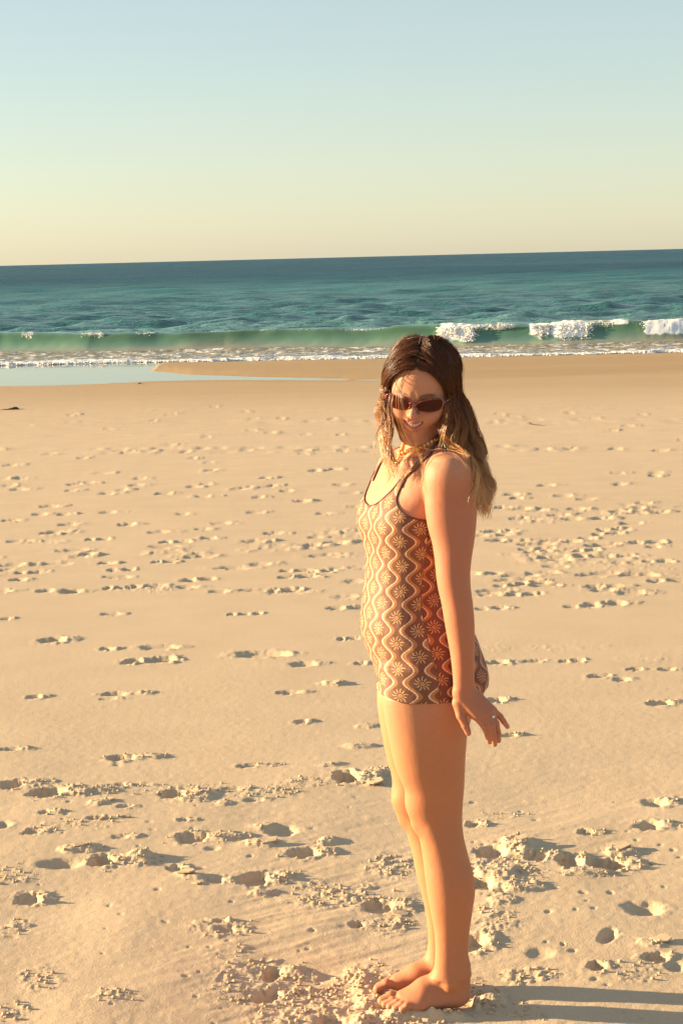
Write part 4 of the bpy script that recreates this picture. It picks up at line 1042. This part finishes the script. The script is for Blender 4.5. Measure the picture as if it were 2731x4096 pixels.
def lock(side, az, el, tip_py, n, spread, tone):
    """one lock: a guide path and n strands round it"""
    M = RM if side > 0 else LM
    front = np.clip(1 - abs(az) / 2.6, 0, 1)                     # 1 at the forehead, 0 at the back
    az_s = side * max(abs(az), .02)
    lift = hr.uniform(.005, .014)
    ex_az = side * np.interp(abs(az), [0, .5, 1.2, 2, 3.1], [1.02, 1.18, 1.45, 1.95, 2.5])
    ex_el = np.interp(abs(az), [0, .6, 1.5, 3.1], [R(-6), R(-8), R(-14), R(-26)])
    path = []
    for t in np.linspace(0, 1, 6):
        a_ = az_s + (ex_az - az_s) * t ** (1.0 - .22 * front); e_ = el + (min(ex_el, el) - el) * t ** (1.2 + .62 * front)
        path.append(hw_(*skull(np.array(a_), np.array(e_), np.array(.004 + lift * min(1, t * 1.6 + .5)))))
    ca = (1 - 2 * front) * (1 if side > 0 else -1) * .95 + hr.normal(0, .12)
    if side < 0: ca = (2 * front - 1) * .9 + hr.normal(0, .15)
    ca = float(np.clip(ca, -1.05, 1.05)); cb = float(np.clip(1 - 2 * front + hr.normal(0, .35), -1, 1)) if side > 0 else float(np.clip(hr.normal(-.1, .5), -1, 1))
    py0 = 1640 if side > 0 else 1610
    ly = np.linspace(py0, tip_py, 6)
    ph = hr.uniform(0, 6.28) * .35 + ca * 1.5; wa = hr.uniform(.007, .017) * (1.35 if side > 0 else .7)
    for i, py in enumerate(ly):
        p = mass_point(M, py, ca * (1 - .04 * i), cb); path.append(p)
    g, L = spline(path, 60)
    tt = np.linspace(0, 1, 60); free = sstep(.38, .75, tt)
    wv_ = np.sin(2 * math.pi * tt * L / .115 + ph) * wa * free; wv2 = np.cos(2 * math.pi * tt * L / .13 + ph * 1.7) * wa * .7 * free
    g = g + np.outer(wv_, [1, 0, 0]) + np.outer(wv2, [0, 1, 0])
    idx = np.linspace(0, 59, NP_)
    base = np.stack([np.interp(idx, np.arange(60), g[:, j]) for j in range(3)], 1)
    tq = np.linspace(0, 1, NP_)
    for s_i in range(n):
        o2 = hr.normal(0, 1, 3) * spread
        sp_ = (.55 + .75 * np.sin(np.clip(tq * 1.25, 0, 1) * math.pi) + .25 * tq)
        jit = np.cumsum(hr.normal(0, .0007, (NP_, 3)), 0) * sstep(.3, .8, tq)[:, None]
        q = base + sp_[:, None] * o2 + jit
        cut_t = hr.uniform(.86, 1.0)
        qi = np.linspace(0, (NP_ - 1) * cut_t, NP_); q = np.stack([np.interp(qi, np.arange(NP_), q[:, j]) for j in range(3)], 1)
        strands.append(q); scol.append((tone + hr.normal(0, .12), L * cut_t)); srad.append(hr.uniform(.00042, .00068))
def clampf(a, lo, hi): return max(lo, min(hi, a))
for side in (1, -1):
    for c in range(104 if side > 0 else 66):
        for _ in range(200):
            az = abs(hr.normal(0, 1.35)); el = hr.uniform(R(-32), R(88))
            if az < 3.1 and el > float(el_min(az)) + R(1.5): break
        if c < 26: az = hr.uniform(.01, .5); el = float(el_min(az)) + R(hr.uniform(1.5, 10))          # front hairline
        elif c < 50: az = hr.uniform(.01, .30); el = R(hr.uniform(40, 82))                              # along the parting
        tip = hr.uniform(1900, 2090) if side > 0 else hr.uniform(1800, 1945)
        if side > 0 and az < .4: tip = hr.uniform(1840, 2020)
        if side < 0 and az > 1.2: tip = hr.uniform(1640, 1760)
        if side < 0 and hr.random() < .55: tip = hr.uniform(1620, 1740)
        lock(side, side * az, el, tip, 40 if side > 0 else 20, .0030, hr.normal(0, .15) + (.0 if side > 0 else .25))
# loose wisps across the face and chest, each drawn through points seen in the photograph
WISPS = [[(1668, 1440, -.095), (1632, 1500, -.135), (1602, 1560, -.165), (1599, 1610, -.17), (1603, 1660, -.165), (1622, 1735, -.16), (1652, 1790, -.15), (1683, 1842, -.16), (1692, 1890, -.165), (1694, 1930, -.165)],
  [(1655, 1445, -.09), (1620, 1505, -.135), (1596, 1560, -.165), (1594, 1640, -.17), (1608, 1720, -.16), (1640, 1780, -.15), (1660, 1830, -.15)],
  [(1650, 1430, -.09), (1606, 1540, -.16), (1622, 1650, -.18), (1644, 1700, -.175), (1655, 1730, -.165), (1668, 1790, -.16), (1686, 1830, -.165), (1693, 1880, -.17)],
  [(1640, 1440, -.085), (1596, 1510, -.12), (1572, 1580, -.15), (1568, 1650, -.155), (1582, 1710, -.15), (1612, 1750, -.15), (1640, 1800, -.15)],
  [(1630, 1440, -.08), (1585, 1510, -.11), (1556, 1590, -.14), (1562, 1680, -.14), (1556, 1760, -.14), (1552, 1850, -.15), (1538, 1940, -.155)],
  [(1545, 1520, -.09), (1518, 1560, -.10), (1520, 1600, -.10), (1540, 1650, -.10)],
  [(1535, 1650, -.09), (1512, 1730, -.10), (1497, 1780, -.11), (1500, 1830, -.11), (1515, 1850, -.11)],
  [(1540, 1680, -.09), (1515, 1720, -.10), (1502, 1760, -.11), (1498, 1800, -.11)],
  [(1768, 1540, -.12), (1784, 1620, -.135), (1781, 1690, -.14), (1766, 1740, -.14), (1752, 1790, -.15)],
  [(1772, 1560, -.12), (1788, 1640, -.135), (1776, 1730, -.14), (1760, 1790, -.15)],
  [(1690, 1786, -.12), (1720, 1800, -.15), (1770, 1796, -.19), (1820, 1812, -.20), (1850, 1840, -.205), (1880, 1880, -.21)],
  [(1880, 1820, -.17), (1888, 1880, -.205), (1886, 1940, -.215), (1872, 1985, -.22), (1868, 2005, -.22)],
  [(1900, 1850, -.17), (1898, 1920, -.20), (1890, 1980, -.215), (1878, 2010, -.22)]]
for wp in WISPS:
    g, L = spline([P(*q) for q in wp], NP_)
    for i in range(3):
        q = g + hr.normal(0, .0016, 3) + np.cumsum(hr.normal(0, .0005, (NP_, 3)), 0)
        strands.append(q); scol.append((hr.normal(.35, .15), max(L, .34))); srad.append(hr.uniform(.00035, .00055))
for i in range(9):                              # short fly-away hairs on the crown
    az = hr.uniform(-2, 2); el = R(hr.uniform(35, 85)); p = hw_(*skull(np.array(az), np.array(el), np.array(.012))); d_ = hr.normal(0, 1, 3); d_[2] = abs(d_[2])
    q, L = spline([p, p + d_ * .008, p + d_ * .014 + hr.normal(0, .006, 3), p + d_ * .015 + hr.normal(0, .012, 3) - [0, 0, .012]], NP_)
    strands.append(q); scol.append((.2, .7)); srad.append(.0003)
ST = np.array(strands); NSs = len(ST)
# keep strands outside the skin and cloth
for it in range(3):
    fl = ST.reshape(-1, 3); v_ = sample(body_f, fl); need = v_ < .0045
    if need.any():
        g_ = grad(body_f, fl[need]); fl[need] += g_ * (.0048 - v_[need])[:, None]
    ST = fl.reshape(ST.shape)
tq = np.linspace(0, 1, NP_)
TN = np.gradient(ST, axis=1); TN /= np.linalg.norm(TN, axis=2, keepdims=True) + 1e-9
ref = np.array([.3, -.9, .2]); s1 = np.cross(TN, ref); s1 /= np.linalg.norm(s1, axis=2, keepdims=True) + 1e-9; s2 = np.cross(TN, s1)
rad_ = np.array(srad)[:, None] * (1.0 - .55 * tq ** 2)[None, :]
HV = []
for k in range(3):
    a_ = 2 * math.pi * k / 3; HV.append(ST + (s1 * math.cos(a_) + s2 * math.sin(a_)) * rad_[..., None])
HV = np.stack(HV, 2)                             # strand, point, corner
idx = np.arange(NSs * NP_ * 3).reshape(NSs, NP_, 3)
HF = np.concatenate([np.stack([idx[:, :-1, k], idx[:, :-1, (k + 1) % 3], idx[:, 1:, (k + 1) % 3], idx[:, 1:, k]], -1).reshape(-1, 4) for k in range(3)])
tone = np.array([c[0] for c in scol])[:, None]; LL = np.array([c[1] for c in scol])[:, None]
arc = tq[None, :] * LL
tcol = np.clip((arc - .10) / .22 + tone * .45, 0, 1.15)          # 0 root .. 1 sun-bleached end
cols = np.stack([np.interp(tcol, [0, .3, .6, 1.0, 1.15], [a, b, c_, d_, e_]) for a, b, c_, d_, e_ in ((.115, .225, .420, .720, .86), (.038, .080, .172, .375, .54), (.014, .026, .052, .140, .27))], -1)
cols = np.repeat(cols[:, :, None, :], 3, 2).reshape(-1, 3)
# skull cap of close hair under the strands
naz, nel = 96, 40
AZ = np.linspace(-math.pi, math.pi, naz, endpoint=False)
cap = []
for j in range(nel):
    e_ = el_min(AZ) + (R(90) - el_min(AZ)) * (j / (nel - 1)); part = np.exp(-(np.abs(np.sin(AZ)) * np.cos(e_) / .05) ** 2) * (np.cos(AZ) > -.2)
    cap.append(np.array([hw_(*q) for q in skull(AZ, e_, .0075 * sstep(0, .12, j / (nel - 1)) - .004 * part - .001)]))
cap = np.array(cap).reshape(-1, 3); i = np.arange(nel * naz).reshape(nel, naz); j_ = np.roll(i, -1, 1)
capF = np.stack([i[:-1], j_[:-1], j_[1:], i[1:]], -1).reshape(-1, 4)
HVf = np.concatenate([HV.reshape(-1, 3), cap]); HFf = np.concatenate([HF, capF + NSs * NP_ * 3])
cols = np.concatenate([cols, np.tile(np.array([.060, .025, .012]), (len(cap), 1))])
hm = MatB('hair'); hc = hm.attr('strand').outputs['Color']
hm.set(Base_Color=hc, Roughness=.36, Specular_IOR_Level=.5)
tr = hm.node('ShaderNodeBsdfTranslucent'); hm.t.links.new(hc, tr.inputs[0])
mx_ = hm.node('ShaderNodeMixShader'); mx_.inputs[0].default_value = .30; hm.t.links.new(hm.b.outputs[0], mx_.inputs[1]); hm.t.links.new(tr.outputs[0], mx_.inputs[2]); hm.t.links.new(mx_.outputs[0], hm.out.inputs[0])
hair = make_mesh('hair', HVf, HFf, hm.m); attach(hair, person); add_color(hair, 'strand', cols)
print('hair', NSs, time.time() - T0)

# ---- sunglasses
sg_root = root('sunglasses', tuple(hw_(0, .098, .006)))
tag(sg_root, 'narrow oval tortoiseshell sunglasses worn on the face', 'sunglasses')
tort = MatB('tortoiseshell'); tnn = tort.noise(tort.pos(), 140, 3, .5, .8)
tort.set(Base_Color=tort.mix(tnn.sstep(.42, .60), (.035, .007, .004), (.30, .030, .008)), Roughness=.12, Coat_Weight=.5, Transmission_Weight=.15)
lens_m = MatB('tinted_lens'); lens_m.set(Base_Color=(.110, .022, .013, 1), Roughness=.06, Transmission_Weight=.6, IOR=1.2, Coat_Weight=.15)
def gl(L, U, extra=0.0):                          # the front follows the curve of the face
    return hw_(L, .104 - 4.0 * L * L + extra, U + .005)
for sg in (-1, 1):
    n = 40; a = np.linspace(0, 2 * math.pi, n, endpoint=False)
    cx_, hw2, hh2 = .0370, .0305, .0168
    cu, su = np.cos(a), np.sin(a)
    Lx = cx_ + hw2 * np.sign(cu) * np.abs(cu) ** .80; Ux = .0065 + hh2 * np.where(su > 0, np.abs(su) ** .72 * .86, -np.abs(su) ** .92) + .0035 * ((Lx - cx_) / hw2) * (su > 0) + .0015 * ((Lx - cx_) / hw2)
    ring = np.array([gl(sg * l, u) for l, u in zip(Lx, Ux)]); cen = gl(sg * cx_, .0065)
    V, fs = [], []
    for i in range(n):
        out = ring[i] - cen; out /= np.linalg.norm(out); 
        for k in range(6):
            q = 2 * math.pi * k / 6; V.append(ring[i] + out * .0022 * math.cos(q) + hf * .0020 * math.sin(q))
    for i in range(n):
        for k in range(6):
            j = (i + 1) % n; fs.append((i * 6 + k, i * 6 + (k + 1) % 6, j * 6 + (k + 1) % 6, j * 6 + k))
    attach(make_mesh('frame', np.array(V), np.array(fs), tort.m), sg_root)
    # lens: two skins joined at the rim
    V = []; fs = []; nrg = 6
    for side_ in (0.0008, -.0008):
        for rr in range(1, nrg + 1):
            for i in range(n):
                l = cx_ + (Lx[i] - cx_) * rr / nrg; u_ = .0065 + (Ux[i] - .0065) * rr / nrg; V.append(gl(sg * l, u_, side_ + .0009 * (1 - (rr / nrg) ** 2)))
        V.append(gl(sg * cx_, .0065, side_ + .0009))
    m1 = nrg * n + 1
    for b_ in (0, 1):
        o_ = b_ * m1
        for rr in range(nrg - 1):
            for i in range(n):
                j = (i + 1) % n; q = (o_ + rr * n + i, o_ + rr * n + j, o_ + (rr + 1) * n + j, o_ + (rr + 1) * n + i); fs.append(q if b_ else q[::-1])
        for i in range(n): j = (i + 1) % n; q = (o_ + nrg * n, o_ + i, o_ + j, o_ + nrg * n); fs.append(q)
    for i in range(n): j = (i + 1) % n; fs.append(((nrg - 1) * n + i, (nrg - 1) * n + j, m1 + (nrg - 1) * n + j, m1 + (nrg - 1) * n + i))
    bmx = bmesh.new(); vs2 = [bmx.verts.new(v_) for v_ in V]
    for q in fs:
        q2 = []
        for a_ in q:
            if a_ not in q2: q2.append(a_)
        if len(q2) > 2:
            try: bmx.faces.new([vs2[a_] for a_ in q2])
            except ValueError: pass
    bmesh.ops.recalc_face_normals(bmx, faces=bmx.faces)
    me = bpy.data.meshes.new('lens'); bmx.to_mesh(me); bmx.free(); me.materials.append(lens_m.m)
    for p_ in me.polygons: p_.use_smooth = True
    lo_ = bpy.data.objects.new('lens', me); COL.objects.link(lo_); attach(lo_, sg_root)
    # temple bar
    tb = [hw_(sg * .0655, .0868, .0165), hw_(sg * .0735, .078, .0165), hw_(sg * .0765, .05, .014), hw_(sg * .0785, .0, .008), hw_(sg * .0775, -.02, -.006)]
    pts, _l = spline(tb, 14); V = []; fs = []
    for i, p_ in enumerate(pts):
        for (b_, c_) in ((1, .5), (1, -.5), (-1, -.5), (-1, .5)): V.append(p_ + hl * .0013 * b_ + hu * .0062 * c_ * (1 - .3 * i / 13))
    for i in range(13):
        for k in range(4): fs.append((i * 4 + k, i * 4 + (k + 1) % 4, (i + 1) * 4 + (k + 1) % 4, (i + 1) * 4 + k))
    fs += [(0, 1, 2, 3), (52, 55, 54, 53)]
    attach(make_mesh('temple', np.array(V), np.array(fs), tort.m, smooth=False), sg_root)
pts, _l = spline([gl(-.0095, .0085), hw_(-.005, .1055, .0165), hw_(.005, .1055, .0165), gl(.0095, .0085)], 10); V = []; fs = []
for p_ in pts:
    for k in range(6): V.append(p_ + hu * .0026 * math.cos(k * math.pi / 3) + hf * .0022 * math.sin(k * math.pi / 3))
for i in range(9):
    for k in range(6): fs.append((i * 6 + k, i * 6 + (k + 1) % 6, (i + 1) * 6 + (k + 1) % 6, (i + 1) * 6 + k))
attach(make_mesh('bridge', np.array(V), np.array(fs), tort.m), sg_root)

# ---- necklace
nk = root('bead_necklace', tuple(hit(body_f, 1605, 1822)))
tag(nk, 'orange bead necklace with a gold sun pendant round the neck', 'necklace')
bead_m = MatB('orange_bead'); bead_m.set(Base_Color=bead_m.mix(bead_m.noise(bead_m.pos(), 90, 2), (.62, .25, .05), (.80, .42, .10)), Roughness=.2, Coat_Weight=.4)
gold = MatB('gold'); gold.set(Base_Color=(.80, .50, .16, 1), Metallic=1.0, Roughness=.22)
vis = [hit(body_f, *q) for q in [(1594, 1782), (1590, 1804), (1598, 1820), (1616, 1816), (1634, 1805), (1656, 1796), (1682, 1785), (1706, 1775)]]
vis = [q for q in vis if abs(float(sample(body_f, q))) < .004 and q[1] < .06]
backl = [np.array([vis[-1][0] + .018, vis[-1][1] + .05, vis[-1][2] + .012]), NK + np.array([.045, .055, .012]), NK + np.array([.01, .075, .014]), np.array([vis[0][0] + .022, vis[0][1] + .05, vis[0][2] + .010])]
loop = resample(vis + backl + [vis[0]], 400)
loop = on_skin(loop, .0036)
Ln = np.concatenate([[0], np.cumsum(np.linalg.norm(np.diff(loop, axis=0), axis=1))])
nb = int(Ln[-1] / .0101); bead_me = None
V0, F0 = uvsphere((0, 0, 0), 1.0, 8, 12)
for i in range(nb):
    c_ = np.array([np.interp((i + .5) / nb * Ln[-1], Ln, loop[:, j]) for j in range(3)])
    if bead_me is None:
        o = make_mesh('bead', V0 * .0051, F0, bead_m.m); bead_me = o.data
    else:
        o = bpy.data.objects.new('bead', bead_me); COL.objects.link(o)
    o.parent = nk; o.location = Vector(c_) - nk.location; o.scale = (1, 1, .86 + .2 * hr.random())
pc = hit(body_f, 1586, 1850, .004)
nrm = grad(body_f, pc); up_ = np.array([.25, 0, 1.0]); up_ -= nrm * (up_ @ nrm); up_ /= np.linalg.norm(up_); sd_ = np.cross(up_, nrm)
V, fs = [], []
V.append(pc + nrm * .004)
npt = 16
for k in range(npt):
    a = 2 * math.pi * k / npt; r_ = .0088 if k % 2 == 0 else .0046; V.append(pc + (sd_ * math.cos(a) + up_ * math.sin(a)) * r_ + nrm * .001)
V.append(pc - nrm * .001)
for k in range(npt): fs += [(0, 1 + k, 1 + (k + 1) % npt), (npt + 1, 1 + (k + 1) % npt, 1 + k)]
pend = attach(make_mesh('pendant', np.array(V), np.array(fs), gold.m, smooth=False), nk)
for py_, px_ in ((1828, 1596), (1836, 1592), (1862, 1580), (1870, 1577)):
    V, Fq = uvsphere(hit(body_f, px_, py_, .003), .0026); o = make_mesh('pendant_drop', V, Fq, gold.m); o.parent = pend
# ---- ring on the ring finger
rg = root('finger_ring', tuple(fing[2][0][0] * .62 + fing[2][0][1] * .38)); tag(rg, 'thin silver ring with a small stone on a finger of the lowered hand', 'ring')
silver = MatB('silver'); silver.set(Base_Color=(.85, .85, .84, 1), Metallic=1.0, Roughness=.15)
ra = fing[2][0][1] - fing[2][0][0]; ra /= np.linalg.norm(ra); rb_ = np.cross(ra, [0, 1, 0]); rb_ /= np.linalg.norm(rb_); rc__ = np.cross(ra, rb_)
cpt = np.array(rg.location); V, fs = [], []
for i in range(28):
    a = 2 * math.pi * i / 28; o_ = rb_ * math.cos(a) + rc__ * math.sin(a)
    for k in range(6): q = 2 * math.pi * k / 6; V.append(cpt + o_ * (.0101 + .0011 * math.cos(q)) + ra * .0011 * math.sin(q))
for i in range(28):
    for k in range(6): j = (i + 1) % 28; fs.append((i * 6 + k, i * 6 + (k + 1) % 6, j * 6 + (k + 1) % 6, j * 6 + k))
attach(make_mesh('band', np.array(V), np.array(fs), silver.m), rg)
stone = MatB('stone'); stone.set(Base_Color=(.85, .88, .9, 1), Roughness=.05, Coat_Weight=1.0)
V, Fq = uvsphere(cpt + np.array([.003, -.0105, .002]), .0036, 5, 6); attach(make_mesh('gem', V, Fq, stone.m, smooth=False), rg)
# ------------------------------------------------------------------ loose sand crumbs and things washed up
cm = MatB('sand_crumb'); pos = cm.pos()
cm.set(Base_Color=cm.mix(cm.noise(pos, 40, 3), SAND_B, SAND_A), Roughness=.95, Specular_IOR_Level=.15)
cm.bump(cm.noise(pos, 500, 2, .7), .002, .8)
cr_rng = np.random.default_rng(21)
ri = np.nonzero((rows > -.6) & (rows < 3.2))[0]; ci = np.nonzero(np.abs(s_all) < .24)[0]
sub = CR[np.ix_(ri, ci)]; cellA = (np.gradient(rows)[ri][:, None] * (np.gradient(s_all)[ci][None, :] * Wr[ri][:, None]))
pw = np.clip(sub - .12, 0, 1) * cellA; pw = pw / pw.sum()
pick = cr_rng.choice(pw.size, 5200, p=pw.ravel())
cp, crd = [], []
for q in pick:
    r_, c_ = ri[q // len(ci)], ci[q % len(ci)]; rad = .0012 + .0060 * cr_rng.random() ** 5
    jx, jy = cr_rng.normal(0, .010, 2) * (rad < .004); xx, yy = BX[r_, c_] + jx, BY[r_, c_] + jy
    cp.append((xx, yy, beach_height(xx, yy) + rad * .3)); crd.append(rad)
tag(blob_cloud('sand_crumbs', cp, crd, .8, cm.m, [blob_template(50 + i) for i in range(8)], True), kind='stuff')
# broken plates of surface crust lying where people have trodden
def plate(px, py, size, tilt, az):
    x, y = G(px, py)[:2]; z = beach_height(x, y); n = cr_rng.integers(5, 8)
    a = np.sort(cr_rng.uniform(0, 2 * math.pi, n)) * .35 + np.linspace(0, 2 * math.pi, n, endpoint=False) * .65
    rr = size * cr_rng.uniform(.65, 1.15, n); th_ = cr_rng.uniform(.005, .007)
    top = np.stack([rr * np.cos(a), rr * np.sin(a) * .8, np.full(n, th_) + cr_rng.normal(0, .0008, n)], 1); bot = top * [.9, .9, 0]
    mid = top * [1.03, 1.03, .45]
    V = np.concatenate([[[0, 0, th_]], top, mid, bot, [[0, 0, 0]]])
    ct_, st_ = math.cos(tilt), math.sin(tilt); ca2, sa2 = math.cos(az), math.sin(az)
    V = np.stack([V[:, 0] * ct_ + V[:, 2] * st_, V[:, 1], -V[:, 0] * st_ + V[:, 2] * ct_], 1); V = np.stack([V[:, 0] * ca2 - V[:, 1] * sa2, V[:, 0] * sa2 + V[:, 1] * ca2, V[:, 2]], 1)
    fs = []
    for i in range(n):
        j = (i + 1) % n; fs += [(0, 1 + i, 1 + j, 1 + j), (1 + i, 1 + n + i, 1 + n + j, 1 + j), (1 + n + i, 1 + 2 * n + i, 1 + 2 * n + j, 1 + n + j)]
    return V + [x, y, z - .001 + abs(st_) * size * .3], fs
PL = [(2475, 3385, .044, -.10, .3), (1080, 3372, .034, -.1, .5), (745, 3495, .028, .15, 2.6), (790, 3530, .020, .12, 2.2), (1500, 3140, .036, -.2, .2), (430, 3205, .030, -.1, .1), (320, 3395, .024, .1, 1), (1600, 3640, .028, .1, .2), (2090, 3372, .026, -.15, .4), (2640, 3760, .030, -.1, .3), (1350, 2740, .024, -.2, .4)]
pv_, pf_ = [], []; n0 = 0
for a_ in PL:
    V, fs = plate(*a_); pv_.append(V); pf_ += [tuple(q + n0 for q in f_) for f_ in fs]; n0 += len(V)
me = bpy.data.meshes.new('sand_crust_pieces'); me.from_pydata([tuple(v) for v in np.concatenate(pv_)], [], [tuple(dict.fromkeys(f_)) for f_ in pf_]); me.materials.append(cm.m)
o = bpy.data.objects.new('sand_crust_pieces', me); COL.objects.link(o); tag(o, kind='stuff')
wood = MatB('driftwood'); wood.set(Base_Color=wood.mix(wood.noise(wood.mapping(wood.pos(), (1, 6, 6)), 30, 3), (.045, .028, .018), (.12, .075, .045)), Roughness=.9)
def stick(name, label, pts_px, rads, cat='driftwood', mat=None, lift=.0):
    pts = [G(a, b) + np.array([0, 0, r_ * .6 + lift + l_]) for (a, b, l_), r_ in zip(pts_px, rads)]
    pts = np.array(pts)
    for i in range(len(pts)): pts[i, 2] = beach_height(pts[i, 0], pts[i, 1]) + rads[i] * .5 + pts_px[i][2]
    q = resample(pts, 20); t_ = np.linspace(0, len(rads) - 1, 20); rr = np.interp(t_, np.arange(len(rads)), rads) * (1 + .25 * cr_rng.normal(0, 1, 20).clip(-1, 1))
    rr[0] *= .3; rr[-1] *= .3
    o = tube(name, q, rr, mat or wood.m, None, 8); return tag(o, label, cat)
stick('driftwood', 'dark knotted driftwood piece at the left edge far up the sand', [(-60, 1640, 0), (10, 1640, 0), (50, 1639, 0), (64, 1637, .012), (78, 1636, .004)], (.010, .010, .012, .030, .012))
stick('driftwood', 'thin driftwood stick lying far behind the woman on the right', [(2112, 1699, .02), (2135, 1701, .0), (2180, 1704, .0)], (.012, .010, .006))
stick('pebble', 'small dark pebble alone on the damp sand before the pool', [(553, 1536, 0), (560, 1535, .01), (568, 1536, 0)], (.012, .020, .012), 'pebble')
stick('twig', 'thin dark twig stuck in the crumbled sand left of the feet', [(957, 3940, .002), (975, 3962, .002), (1002, 3992, .002)], (.0012, .0016, .001), 'twig')
print('done', time.time() - T0)
